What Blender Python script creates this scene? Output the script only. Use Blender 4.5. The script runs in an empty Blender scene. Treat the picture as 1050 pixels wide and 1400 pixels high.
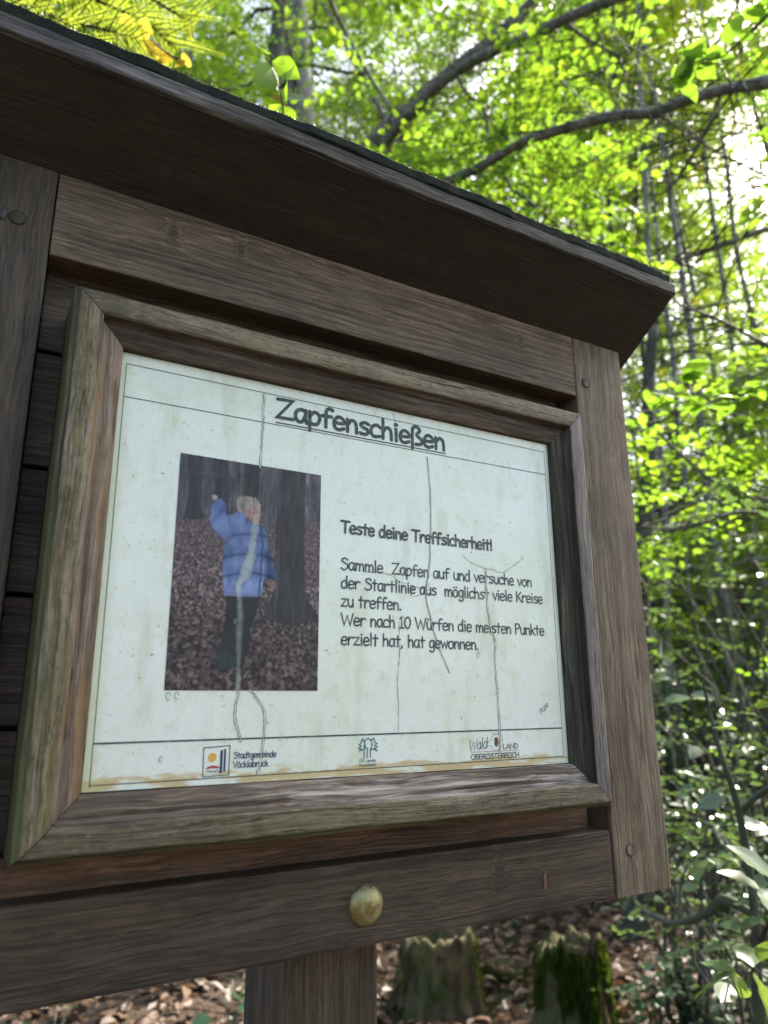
import bpy, bmesh, math, random
import numpy as np
from mathutils import Vector, Matrix, noise

random.seed(7)
rng = np.random.default_rng(11)
scene = bpy.context.scene
COL = scene.collection

# ------------------------------------------------------------------ camera
FPX, CX, CY = 984.89, 525.0, 700.0            # focal length in photo pixels (1050 x 1400)
CR = np.array([[0.8677739, -0.12200686, -0.48174971],
               [-0.49691612, -0.22579003, -0.83791003],
               [-0.00654351, 0.96650566, -0.25656187]])
CT = np.array([-0.27523657, -0.50475906, -0.09750026])
cam_data = bpy.data.cameras.new('camera')
cam = bpy.data.objects.new('camera', cam_data)
COL.objects.link(cam)
m = Matrix([list(CR[i]) + [CT[i]] for i in range(3)] + [[0, 0, 0, 1]])
cam.matrix_world = m
cam_data.sensor_fit = 'VERTICAL'
cam_data.sensor_height = 36.0
cam_data.lens = 36.0 * FPX / 1400.0
cam_data.clip_start = 0.02
cam_data.clip_end = 400.0
cam_data.dof.use_dof = True
cam_data.dof.focus_distance = 0.62
cam_data.dof.aperture_fstop = 6.5
scene.camera = cam

# ------------------------------------------------------------------ light
SUN_EL, SUN_AZ = 47.0, 80.0                   # azimuth from +Y towards +X
world = bpy.data.worlds.new('World')
scene.world = world
world.use_nodes = True
wn = world.node_tree
bg = wn.nodes['Background']
sky = wn.nodes.new('ShaderNodeTexSky')
sky.sky_type = 'NISHITA'
sky.sun_disc = False
sky.sun_elevation = math.radians(SUN_EL)
sky.sun_rotation = math.radians(SUN_AZ)
sky.air_density = 1.0
sky.dust_density = 4.0
sky.ozone_density = 0.4
wn.links.new(sky.outputs[0], bg.inputs[0])
bg.inputs[1].default_value = 0.15
sd = bpy.data.lights.new('sun', 'SUN')
sd.energy = 5.0
sd.angle = math.radians(0.53)
sd.color = (1.0, 0.95, 0.86)
sun = bpy.data.objects.new('sun', sd)
COL.objects.link(sun)
SUN_DIR = Vector((math.sin(math.radians(SUN_AZ)) * math.cos(math.radians(SUN_EL)),
                  math.cos(math.radians(SUN_AZ)) * math.cos(math.radians(SUN_EL)),
                  math.sin(math.radians(SUN_EL))))
sun.rotation_euler = SUN_DIR.to_track_quat('Z', 'Y').to_euler()
sun.location = (0, 0, 20)
scene.view_settings.view_transform = 'Standard'
scene.view_settings.look = 'None'
scene.view_settings.exposure = 1.9
scene.view_settings.gamma = 1.0
scene.view_settings.use_curve_mapping = False
scene.render.engine = 'CYCLES'
scene.cycles.max_bounces = 8
scene.cycles.transparent_max_bounces = 8
scene.cycles.sample_clamp_indirect = 6.0
scene.cycles.use_denoising = True

GZ = -1.55                                    # ground level (the sheet's centre is the origin)


def at(px, py, d):
    """point at distance d along the line of sight through a photo pixel"""
    v = CR @ np.array([(px - CX) / FPX, -(py - CY) / FPX, -1.0])
    v = v / np.linalg.norm(v)
    return Vector(CT + v * d)


# ------------------------------------------------------------------ helpers
def tag(o, label=None, cat=None, group=None, kind=None):
    if label: o['label'] = label
    if cat: o['category'] = cat
    if group: o['group'] = group
    if kind: o['kind'] = kind
    return o


def thing(name, label, cat, loc, group=None):
    o = bpy.data.objects.new(name, None)
    COL.objects.link(o)
    o.location = loc
    o.empty_display_size = 0.1
    return tag(o, label, cat, group)


def attach(o, parent, world_coords=True):
    """vertices given in world coordinates stay where they are"""
    if parent is None:
        return
    o.parent = parent
    if world_coords:
        off = Vector((0, 0, 0))
        p = parent
        while p is not None:
            off += Vector(p.location)
            p = p.parent
        o.location = -off
        # a sub-part of a shifted part lands on the same world origin


def mk(name, verts, faces, mat, parent=None, smooth=False, mats=None, midx=None):
    me = bpy.data.meshes.new(name)
    me.from_pydata([tuple(v) for v in verts], [], faces)
    for mm in (mats or [mat]):
        me.materials.append(mm)
    if midx is not None:
        me.polygons.foreach_set('material_index', midx)
    if smooth:
        me.polygons.foreach_set('use_smooth', [True] * len(me.polygons))
    me.update()
    o = bpy.data.objects.new(name, me)
    COL.objects.link(o)
    attach(o, parent)
    return o


def mk_np(name, V, F, mat, parent=None, smooth=False, col=None):
    """V (n,3), F (m,k) arrays of one face size"""
    V = np.asarray(V, np.float32); F = np.asarray(F, np.int32)
    me = bpy.data.meshes.new(name)
    k = F.shape[1]
    me.vertices.add(len(V)); me.vertices.foreach_set('co', V.ravel())
    me.loops.add(F.size); me.loops.foreach_set('vertex_index', F.ravel())
    me.polygons.add(len(F))
    me.polygons.foreach_set('loop_start', np.arange(0, F.size, k, dtype=np.int32))
    me.polygons.foreach_set('use_smooth', np.full(len(F), smooth))
    me.update(calc_edges=True)
    if col is not None:
        a = me.color_attributes.new('paint', 'FLOAT_COLOR', 'POINT')
        a.data.foreach_set('color', np.asarray(col, np.float32).ravel())
    me.materials.append(mat)
    o = bpy.data.objects.new(name, me)
    COL.objects.link(o)
    attach(o, parent)
    return o


def board(name, x, y, z, mat, parent, bev=0.0012, grain=0, seg=14, rough=0.00035, shear=None):
    """a sawn board: bevelled, cut along its grain and made a little uneven"""
    bm = bmesh.new()
    bmesh.ops.create_cube(bm, size=1.0)
    for v in bm.verts:
        v.co = Vector((x[0] if v.co.x < 0 else x[1], y[0] if v.co.y < 0 else y[1], z[0] if v.co.z < 0 else z[1]))
    if bev:
        bmesh.ops.bevel(bm, geom=bm.edges[:], offset=bev, segments=2, profile=0.6, affect='EDGES')
    lo, hi = (x, y, z)[grain]
    no = Vector((1, 0, 0)) if grain == 0 else (Vector((0, 1, 0)) if grain == 1 else Vector((0, 0, 1)))
    for i in range(1, seg):
        c = lo + (hi - lo) * (i + random.uniform(-.2, .2)) / seg
        bmesh.ops.bisect_plane(bm, geom=bm.verts[:] + bm.edges[:] + bm.faces[:], plane_co=no * c, plane_no=no)
    off = Vector((random.random() * 50, random.random() * 50, random.random() * 50))
    for v in bm.verts:
        n = noise.noise_vector(v.co * 14 + off) * rough + noise.noise_vector(v.co * 70 + off) * rough * .6
        n[grain] = n[grain] * .5
        v.co += n
    if shear:
        for v in bm.verts:
            v.co = shear(v.co)
    me = bpy.data.meshes.new(name)
    bm.to_mesh(me); bm.free()
    me.materials.append(mat)
    o = bpy.data.objects.new(name, me)
    COL.objects.link(o)
    attach(o, parent)
    return o


def catmull(P, n=6, closed=False):
    P = [np.asarray(p, float) for p in P]
    if len(P) < 3:
        return P
    Q = ([P[-1]] + P + [P[0], P[1]]) if closed else ([2 * P[0] - P[1]] + P + [2 * P[-1] - P[-2]])
    out = []
    for i in range(1, len(Q) - 2):
        for k in range(n):
            t = k / n
            a, b, c, d = Q[i - 1], Q[i], Q[i + 1], Q[i + 2]
            out.append(.5 * ((2 * b) + (-a + c) * t + (2 * a - 5 * b + 4 * c - d) * t * t + (-a + 3 * b - 3 * c + d) * t ** 3))
    out.append(Q[-2])
    return out


def tube_geo(P, R, n=8, lump=0.0, freq=3.0):
    """verts, faces of a tapered tube through points P with radii R"""
    P = [Vector(p) for p in P]
    V, F = [], []
    up = Vector((0.31, 0.17, 0.93)).normalized()
    for i, p in enumerate(P):
        t = (P[min(i + 1, len(P) - 1)] - P[max(i - 1, 0)]).normalized()
        if abs(t.dot(up)) > .97:
            a = t.cross(Vector((1, 0, 0))).normalized()
        else:
            a = t.cross(up).normalized()
        b = t.cross(a)
        for k in range(n):
            an = 2 * math.pi * k / n
            d = a * math.cos(an) + b * math.sin(an)
            r = R[i]
            if lump:
                r *= 1 + lump * noise.noise((p + d * R[i]) * freq)
            V.append(p + d * r)
    for i in range(len(P) - 1):
        for k in range(n):
            F.append((i * n + k, i * n + (k + 1) % n, (i + 1) * n + (k + 1) % n, (i + 1) * n + k))
    F.append(tuple(range(n - 1, -1, -1)))
    F.append(tuple(range((len(P) - 1) * n, len(P) * n)))
    return V, F


def join_geo(parts):
    V, F = [], []
    for v, f in parts:
        o = len(V)
        V += list(v)
        F += [tuple(i + o for i in g) for g in f]
    return V, F


def smooth_path(pts, rad, n=6):
    A = [list(p) + [r] for p, r in zip(pts, rad)]
    B = catmull(A, n)
    return [Vector(b[:3]) for b in B], [max(b[3], .0004) for b in B]


# ------------------------------------------------------------------ materials
class NT:
    def __init__(s, name):
        s.m = bpy.data.materials.new(name)
        s.m.use_nodes = True
        s.t = s.m.node_tree
        s.t.nodes.clear()
        s.out = s.t.nodes.new('ShaderNodeOutputMaterial')

    def n(s, typ, **kw):
        q = s.t.nodes.new(typ)
        for k, v in kw.items():
            setattr(q, k, v)
        return q

    def l(s, a, b):
        s.t.links.new(a, b)

    def put(s, sock, v):
        if hasattr(v, 'is_linked') or isinstance(v, bpy.types.NodeSocket):
            s.l(v, sock)
        elif isinstance(v, tuple) and len(v) == 3 and sock.type == 'RGBA':
            sock.default_value = (*v, 1)
        else:
            sock.default_value = v

    def math(s, op, a, b=0.0, c=None, clamp=False):
        q = s.n('ShaderNodeMath', operation=op, use_clamp=clamp)
        s.put(q.inputs[0], a); s.put(q.inputs[1], b)
        if c is not None: s.put(q.inputs[2], c)
        return q.outputs[0]

    def mix(s, f, a, b, mode='MIX'):
        q = s.n('ShaderNodeMix', data_type='RGBA', blend_type=mode)
        s.put(q.inputs[0], f); s.put(q.inputs[6], a); s.put(q.inputs[7], b)
        return q.outputs[2]

    def noise(s, vec, scale=1.0, detail=3.0, rough=.5, dist=0.0):
        q = s.n('ShaderNodeTexNoise')
        s.l(vec, q.inputs['Vector'])
        q.inputs['Scale'].default_value = scale
        q.inputs['Detail'].default_value = detail
        q.inputs['Roughness'].default_value = rough
        q.inputs['Distortion'].default_value = dist
        return q.outputs[0]

    def scale(s, vec, xyz):
        q = s.n('ShaderNodeVectorMath', operation='MULTIPLY')
        s.l(vec, q.inputs[0]); q.inputs[1].default_value = xyz
        return q.outputs[0]

    def add(s, a, b):
        q = s.n('ShaderNodeVectorMath', operation='ADD')
        s.put(q.inputs[0], a); s.put(q.inputs[1], b)
        return q.outputs[0]

    def ramp(s, f, lo, hi, a=0.0, b=1.0):
        q = s.n('ShaderNodeMapRange', interpolation_type='SMOOTHSTEP')
        s.put(q.inputs[0], f); q.inputs[1].default_value = lo; q.inputs[2].default_value = hi
        q.inputs[3].default_value = a; q.inputs[4].default_value = b
        return q.outputs[0]

    def bump(s, h, dist, strength=1.0):
        q = s.n('ShaderNodeBump')
        s.l(h, q.inputs['Height']); q.inputs['Distance'].default_value = dist
        q.inputs['Strength'].default_value = strength
        return q.outputs[0]

    def principled(s, col, rough=.6, normal=None, spec=.5, metal=0.0, **kw):
        q = s.n('ShaderNodeBsdfPrincipled')
        s.put(q.inputs['Base Color'], col)
        s.put(q.inputs['Roughness'], rough)
        q.inputs['Specular IOR Level'].default_value = spec
        q.inputs['Metallic'].default_value = metal
        for k, v in kw.items():
            s.put(q.inputs[k], v)
        if normal is not None: s.l(normal, q.inputs['Normal'])
        s.l(q.outputs[0], s.out.inputs[0])
        return q


def srgb(r, g, b):
    f = lambda c: (c / 255 / 12.92) if c / 255 <= .04045 else ((c / 255 + .055) / 1.055) ** 2.4
    return (f(r), f(g), f(b))


def wood(name, axis, dark, light, worn=0.0, worn_col=(.4, .39, .36), green=0.0, knots=(), rough=.62,
         cracks=.5, contrast=1.0, ochre=0.0, bump=.0006, speck=0.0):
    dark, light, worn_col = [(c_[0] * 1.0, c_[1] * .93, c_[2] * .84) for c_ in (dark, light, worn_col)]
    t = NT(name)
    tc = t.n('ShaderNodeTexCoord').outputs['Object']
    oi = t.n('ShaderNodeObjectInfo').outputs['Random']
    sep = t.n('ShaderNodeSeparateXYZ'); t.l(tc, sep.inputs[0])
    com = t.n('ShaderNodeCombineXYZ')
    o = [sep.outputs[axis]] + [sep.outputs[i] for i in range(3) if i != axis]
    for i in range(3): t.l(o[i], com.inputs[i])
    P = com.outputs[0]
    # knots bend the grain round them
    kmask = None
    if knots:
        for (ka, kb, kr) in knots:            # along, across (world coords), radius
            dx = t.math('MULTIPLY', t.math('SUBTRACT', o[0], ka), 1.5 / kr)
            dy = t.math('MULTIPLY', t.math('SUBTRACT', o[2] if axis == 0 else o[1], kb), .75 / kr)
            d2 = t.math('ADD', t.math('MULTIPLY', dx, dx), t.math('MULTIPLY', dy, dy))
            k = t.math('POWER', 2.718, t.math('MULTIPLY', d2, -.9))
            kmask = k if kmask is None else t.math('ADD', kmask, k)
    off = t.n('ShaderNodeCombineXYZ')
    t.l(t.math('MULTIPLY', oi, 7.3), off.inputs[0]); t.l(t.math('MULTIPLY', oi, 3.1), off.inputs[1]); t.l(t.math('MULTIPLY', oi, 5.7), off.inputs[2])
    P = t.add(P, off.outputs[0])
    w = t.n('ShaderNodeTexNoise'); t.l(t.scale(P, (1.8, 7, 7)), w.inputs['Vector']); w.inputs['Detail'].default_value = 2
    wv = t.scale(w.outputs['Color'], (0, .012, .012))
    P2 = t.add(P, wv)
    if kmask is not None:
        kc = t.n('ShaderNodeCombineXYZ')
        t.l(t.math('MULTIPLY', kmask, .004), kc.inputs[1]); t.l(t.math('MULTIPLY', kmask, .004), kc.inputs[2])
        P2 = t.add(P2, kc.outputs[0])
    growth = t.noise(t.scale(P2, (1.1, 420, 420)), 1, 5, .7)
    wide = t.noise(t.scale(P2, (1.0, 60, 60)), 1, 3, .55)
    fibre = t.noise(t.scale(P2, (45, 800, 800)), 1, 4, .75)
    blotch = t.noise(t.scale(P, (4, 11, 11)), 1, 4, .6)
    mid = t.noise(t.scale(P, (16, 34, 34)), 1, 5, .7)
    g = t.math('ADD', t.math('MULTIPLY', growth, .72), t.math('MULTIPLY', wide, .28))
    f = t.ramp(g, .5 - .16 / contrast, .5 + .16 / contrast)
    c = t.mix(f, dark, light)
    c = t.mix(1.0, c, t.n('ShaderNodeCombineColor').outputs[0], 'MIX') if False else c
    sc_ = t.math('MULTIPLY', t.ramp(fibre, .32, .68, .62, 1.38), t.ramp(blotch, .3, .7, .74, 1.2))
    sc_ = t.math('MULTIPLY', sc_, t.ramp(mid, .3, .7, .8, 1.18))
    hsv = t.n('ShaderNodeHueSaturation'); t.l(c, hsv.inputs['Color']); t.l(sc_, hsv.inputs['Value'])
    c = hsv.outputs[0]
    if ochre:
        c = t.mix(t.math('MULTIPLY', t.ramp(t.noise(t.scale(P2, (1.5, 60, 60)), 1, 2), .5, .66), ochre), c, (.27, .17, .06))
    if worn:
        wm = t.noise(t.scale(P2, (7, 170, 170)), 1, 4, .7)
        wb = t.noise(t.scale(P, (5, 20, 20)), 1, 3, .6)
        wf = t.math('MULTIPLY', t.ramp(wm, .47, .62), t.ramp(wb, .42, .62))
        c = t.mix(t.math('MULTIPLY', wf, worn), c, worn_col)
    if green:
        gm = t.noise(t.scale(P, (6, 18, 18)), 1, 5, .65)
        c = t.mix(t.math('MULTIPLY', t.ramp(gm, .45, .68), green), c, (.10, .115, .035))
    if speck:
        sk = t.noise(t.scale(P, (120, 260, 260)), 1, 5, .75)
        c = t.mix(t.math('MULTIPLY', t.ramp(sk, .50, .62), speck), c, (.035, .033, .024))
        sk2 = t.noise(t.scale(P, (90, 330, 330)), 1, 4, .7)
        c = t.mix(t.math('MULTIPLY', t.ramp(sk2, .55, .68), speck * .8), c, (.33, .30, .22))
    crk = t.noise(t.scale(P2, (3.5, 330, 330)), 1, 2, .5)
    ck = t.math('MULTIPLY', t.ramp(crk, .30, .36, 1, 0), t.ramp(t.noise(t.scale(P, (6, 25, 25)), 1, 2), .4, .6))
    c = t.mix(t.math('MULTIPLY', ck, cracks), c, (.012, .010, .009))
    if kmask is not None:
        kk = t.ramp(kmask, .35, .95)
        c = t.mix(t.math('MULTIPLY', kk, .72), c, (.04, .033, .028))
    por = t.noise(t.scale(P2, (30, 520, 520)), 1, 2, .5)
    pm = t.ramp(por, .62, .70)
    c = t.mix(t.math('MULTIPLY', pm, .55), c, (.018, .014, .011))
    lin_ = t.noise(t.scale(P2, (.7, 430, 430)), 1, 1, .5)
    lm = t.ramp(lin_, .60, .66)
    c = t.mix(t.math('MULTIPLY', lm, .35), c, (.03, .023, .018))
    h = t.math('ADD', t.math('MULTIPLY', growth, .7), t.math('MULTIPLY', fibre, .4))
    h = t.math('SUBTRACT', h, t.math('MULTIPLY', t.math('ADD', pm, lm), .4))
    h = t.math('SUBTRACT', h, t.math('MULTIPLY', ck, .8))
    t.principled(c, t.ramp(fibre, .3, .7, rough - .1, rough + .14), t.bump(h, bump), spec=.35)
    return t.m


def plain(name, col, rough=.6, metal=0.0, spec=.5):
    t = NT(name)
    t.principled(col, rough, spec=spec, metal=metal)
    return t.m


def ink(name, col, fade=.25, rough=.45):
    """printing ink, worn thin in places"""
    t = NT(name)
    tc = t.n('ShaderNodeTexCoord').outputs['Object']
    n = t.noise(tc, 260, 3, .6)
    c = t.mix(t.math('MULTIPLY', t.ramp(n, .42, .7), fade), col, (.55, .58, .52))
    t.principled(c, rough, spec=.4)
    return t.m


def leaf_mat(name, refl, trans, tvar=.5, gloss=.5, rough=.4, tmix=.5, yellow=0.0, mottle=0.0):
    t = NT(name)
    g = t.n('ShaderNodeNewGeometry')
    rnd = g.outputs['Random Per Island']
    r2 = t.math('FRACT', t.math('MULTIPLY', rnd, 17.31))
    a = t.mix(rnd, tuple(c * .55 for c in refl), tuple(c * 1.4 for c in refl))
    b = t.mix(rnd, tuple(c * (1 - tvar * .5) for c in trans), tuple(c * (1 + tvar * .4) for c in trans))
    b = t.mix(t.math('MULTIPLY', t.ramp(r2, .55, 1.0), .6), b, (trans[0] * 1.5, trans[1] * 1.1, trans[2] * .8))
    if yellow:
        ym = t.math('GREATER_THAN', r2, 1 - yellow)
        a = t.mix(ym, a, (.32, .2, .03)); b = t.mix(ym, b, (.6, .4, .04))
    if mottle:
        nn = t.noise(t.n('ShaderNodeTexCoord').outputs['Object'], 55, 5, .7)
        a = t.mix(t.math('MULTIPLY', t.ramp(nn, .45, .7), mottle), a, tuple(c * .4 for c in refl))
        b = t.mix(t.math('MULTIPLY', t.ramp(nn, .45, .7), mottle), b, tuple(c * .5 for c in trans))
    pr = t.n('ShaderNodeBsdfPrincipled')
    t.l(a, pr.inputs['Base Color']); pr.inputs['Roughness'].default_value = rough
    pr.inputs['Specular IOR Level'].default_value = gloss
    tr = t.n('ShaderNodeBsdfTranslucent'); t.l(b, tr.inputs[0])
    mx = t.n('ShaderNodeMixShader'); mx.inputs[0].default_value = tmix
    t.l(pr.outputs[0], mx.inputs[1]); t.l(tr.outputs[0], mx.inputs[2])
    t.l(mx.outputs[0], t.out.inputs[0])
    return t.m


def bark(name, a, b, scale=9.0, moss=0.0, stretch=.25, bump=.006):
    t = NT(name)
    tc = t.n('ShaderNodeTexCoord').outputs['Object']
    s = t.scale(tc, (1, 1, stretch))
    n1 = t.noise(s, scale, 5, .65, .4)
    n2 = t.noise(tc, scale * .45, 4, .6)
    n3 = t.noise(s, scale * 5, 4, .6)
    c = t.mix(t.ramp(n1, .3, .7), a, b)
    c = t.mix(t.math('MULTIPLY', t.ramp(n2, .5, .66), .5), c, tuple(x * 1.6 for x in b))
    if moss:
        c = t.mix(t.math('MULTIPLY', t.ramp(t.noise(tc, scale * .6, 5, .7), .42, .6), moss), c, (.05, .085, .015))
    h = t.math('ADD', n1, t.math('MULTIPLY', n3, .3))
    t.principled(c, .8, t.bump(h, bump), spec=.2)
    return t.m


# stained, weathered wood of the board
DK, LT = (.058, .042, .033), (.150, .112, .086)
M_header = wood('header wood', 0, (.082, .060, .045), (.205, .155, .117), worn=.25, worn_col=(.23, .20, .18), contrast=1.3,
                knots=((-.1696, .2727, .009), (-.1126, .277, .007), (.1934, .2713, .006)))
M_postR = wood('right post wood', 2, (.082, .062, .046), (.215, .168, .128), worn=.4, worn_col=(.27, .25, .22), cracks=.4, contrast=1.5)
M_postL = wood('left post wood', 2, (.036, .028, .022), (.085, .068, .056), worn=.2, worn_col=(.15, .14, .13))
M_rail = wood('rail wood', 0, (.032, .023, .017), (.090, .066, .050), worn=.2, worn_col=(.17, .15, .13), contrast=1.2,
              knots=((.183, -.247, .005), (.135, -.235, .010)))
M_plank = wood('plank wood', 0, (.040, .028, .024), (.105, .078, .068), worn=.3, worn_col=(.17, .14, .14), cracks=.8, contrast=1.4)
M_plankred = wood('bare plank wood', 0, (.085, .045, .028), (.19, .115, .075), worn=.1, contrast=1.2)
FR = dict(worn=.55, worn_col=(.36, .335, .29), green=.25, contrast=1.1, cracks=.8, bump=.0009, speck=.45)
M_frameV = wood('frame stile wood', 2, (.10, .082, .046), (.20, .168, .105), ochre=.55, **FR)
M_frameH = wood('frame rail wood', 0, (.10, .082, .055), (.205, .174, .128), **FR)
M_fside = wood('frame side wood', 2, (.030, .028, .012), (.10, .088, .042), worn=.3, worn_col=(.2, .19, .14), green=.7, contrast=1.5, cracks=.6)  # outer faces, upright and level: algae green, with shade put into the dark base
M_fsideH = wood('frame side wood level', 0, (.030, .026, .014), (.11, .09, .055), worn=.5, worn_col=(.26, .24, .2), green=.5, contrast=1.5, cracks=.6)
M_bevR = wood('frame shaded bevel wood', 2, (.016, .015, .012), (.045, .042, .034), worn=.5, worn_col=(.24, .23, .18), contrast=1.5, cracks=1)  # shaded copy of the bevel wood: darkness of the inner face painted in
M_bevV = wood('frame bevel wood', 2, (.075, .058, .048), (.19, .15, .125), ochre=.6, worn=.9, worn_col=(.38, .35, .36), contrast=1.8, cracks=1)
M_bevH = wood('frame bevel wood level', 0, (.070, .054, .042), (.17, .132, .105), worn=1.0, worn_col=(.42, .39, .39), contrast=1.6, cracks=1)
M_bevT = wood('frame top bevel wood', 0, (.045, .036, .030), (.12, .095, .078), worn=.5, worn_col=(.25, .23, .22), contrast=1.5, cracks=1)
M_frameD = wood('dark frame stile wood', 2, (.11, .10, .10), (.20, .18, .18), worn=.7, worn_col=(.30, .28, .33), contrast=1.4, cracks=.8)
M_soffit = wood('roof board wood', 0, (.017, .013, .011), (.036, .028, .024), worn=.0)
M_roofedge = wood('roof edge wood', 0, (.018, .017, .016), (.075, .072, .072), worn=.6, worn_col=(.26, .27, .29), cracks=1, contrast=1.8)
M_support = wood('support post wood', 2, (.045, .033, .026), (.105, .078, .060), worn=.1)
M_dark = plain('dark crack', (.012, .010, .009), .9)

t = NT('roofing felt')
tc = t.n('ShaderNodeTexCoord').outputs['Object']
n1 = t.noise(tc, 900, 3, .7); n2 = t.noise(tc, 40, 4, .6)
c = t.mix(t.ramp(n1, .35, .7), (.004, .006, .006), (.020, .028, .025))
c = t.mix(t.math('MULTIPLY', t.ramp(n2, .5, .7), .5), c, (.03, .05, .015))
t.principled(c, .9, t.bump(n1, .001), spec=.2)
M_felt = t.m
M_mosstuft = leaf_mat('dark moss', (.02, .035, .010), (.05, .09, .015), tmix=.25)

# the printed sheet: cream white, mildewed, yellowed along its foot
t = NT('printed sheet')
tc = t.n('ShaderNodeTexCoord').outputs['Object']
sp = t.n('ShaderNodeSeparateXYZ'); t.l(tc, sp.inputs[0])
n1 = t.noise(tc, 9, 5, .6); n2 = t.noise(tc, 60, 5, .7); n3 = t.noise(tc, 340, 3, .6); n4 = t.noise(t.scale(tc, (1, 1, .25)), 45, 4, .6)
c = t.mix(t.ramp(n1, .35, .65), (.77, .81, .77), (.73, .78, .69))
c = t.mix(t.math('MULTIPLY', t.ramp(n2, .48, .70), .5), c, (.60, .64, .44))
c = t.mix(t.math('MULTIPLY', t.ramp(n4, .52, .72), .45), c, (.50, .53, .36))
spk = t.math('MULTIPLY', t.ramp(n3, .60, .70), t.ramp(n2, .42, .62))
c = t.mix(t.math('MULTIPLY', spk, .8), c, (.26, .28, .17))
foot = t.math('ADD', sp.outputs[2], t.math('MULTIPLY', t.math('SUBTRACT', t.noise(t.scale(tc, (1, 1, 3)), 38, 4, .6), .5), .018))
fm = t.math('MULTIPLY', t.ramp(foot, -.1435, -.1405, 1, 0), t.ramp(t.noise(t.scale(tc, (1, 1, 6)), 22, 3, .6), .40, .52))
c = t.mix(t.math('MULTIPLY', fm, .8), c, (.52, .36, .13))
fl = t.math('MULTIPLY', t.ramp(t.math('ADD', sp.outputs[0], t.math('MULTIPLY', n2, .012)), -.194, -.184, 1, 0), .45)
c = t.mix(fl, c, (.50, .54, .28))
b = t.bump(t.math('ADD', t.noise(tc, 25, 3, .5), t.math('MULTIPLY', n3, .03)), .0012, .6)
t.principled(c, t.ramp(n2, .3, .7, .22, .42), b, spec=.5, **{'Coat Weight': .8, 'Coat Roughness': .12})
M_sheet = t.m

INK = (.028, .048, .055)
M_ink = ink('dark ink', INK, .25)
M_inkt = ink('title ink', (.022, .042, .048), .15)
M_line = ink('rule ink', (.018, .045, .055), .2)
M_teal = ink('teal ink', (.03, .13, .12), .2)
M_blue = ink('navy ink', (.02, .02, .10), .1)
M_orange = ink('orange ink', (.72, .38, .06), .1)
M_red = ink('red ink', (.42, .05, .07), .1)
M_brown = ink('brown ink', (.16, .05, .03), .1)
M_crackd = plain('crack dirt', (.10, .10, .065), .7)
M_crackl = plain('lifted film', (.70, .72, .66), .4)

t = NT('photo print')
a = t.n('ShaderNodeAttribute'); a.attribute_name = 'paint'
tc = t.n('ShaderNodeTexCoord').outputs['Object']
b = t.bump(t.noise(tc, 30, 3, .5), .001, .5)
t.principled(a.outputs['Color'], .33, b, spec=.45)
M_photo = t.m

t = NT('brass bolt')
tc = t.n('ShaderNodeTexCoord').outputs['Object']
n1 = t.noise(tc, 130, 5, .6); n2 = t.noise(tc, 500, 3, .6)
c = t.mix(t.ramp(n1, .35, .65), (.25, .20, .085), (.40, .37, .21))
c = t.mix(t.math('MULTIPLY', t.ramp(n2, .5, .7), .5), c, (.20, .22, .12))
t.principled(c, t.ramp(n1, .3, .7, .32, .6), t.bump(n2, .0003), metal=.75)
M_bolt = t.m

# ------------------------------------------------------------------ the board
ROOT = (0.0, 0.09, GZ)
nb = thing('notice_board', 'brown weathered wooden notice board with small sloping roof and framed white sheet', 'notice board', ROOT)

YF, YP = 0.0187, 0.043
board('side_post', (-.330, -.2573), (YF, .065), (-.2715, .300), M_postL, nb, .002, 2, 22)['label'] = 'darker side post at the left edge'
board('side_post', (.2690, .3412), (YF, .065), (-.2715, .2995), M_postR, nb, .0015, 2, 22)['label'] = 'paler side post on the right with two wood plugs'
board('header_board', (-.2565, .2680), (YF + .0004, YP - .0005), (.2239, .2985), M_header, nb, .001, 0, 26)
board('lower_rail', (-.335, .2657), (YF, YP - .0005), (-.2707, -.2130), M_rail, nb, .0022, 0, 26)
edges = [.2980, .2420, .1558, .0658, -.0258, -.1138, -.1890]
for i in range(len(edges) - 1):
    board('back_plank', (-.2560, .2620), (YP, .0605), (edges[i + 1] + .0032, edges[i]), M_plank, nb, .0016, 0, 20, .0006)
board('back_plank', (-.2560, .2600), (YP - .003, .0605), (-.2560, -.1900), M_plankred, nb, .0016, 0, 20, .0006)['label'] = 'reddish back plank between frame and lower rail'
board('back_batten', (.2480, .2680), (.0612, .078), (-.262, .295), M_plank, nb, .0012, 2, 8)
board('back_batten', (-.2560, -.2360), (.0612, .078), (-.262, .295), M_plank, nb, .0012, 2, 8)
board('support_post', (-.0310, .0520), (.0795, .168), (GZ - .05, .235), M_support, nb, .003, 2, 30)

# splinters and bits of litter lying behind the rail on the post's shoulder
random.seed(5)
for i, (x, l, a) in enumerate(((.018, .016, .1), (.034, .007, .3), (.043, .005, -.2), (.026, .006, -.4))):
    z = -.2706
    P = [(x - l / 2, .046 + .001 * i, z), (x, .0465, z + .0012), (x + l / 2, .047, z + math.sin(a) * .001)]
    v, f = tube_geo(P, [.0007, .0011, .0005], 5)
    mk('splinter', v, f, M_roofedge, nb)

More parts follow.
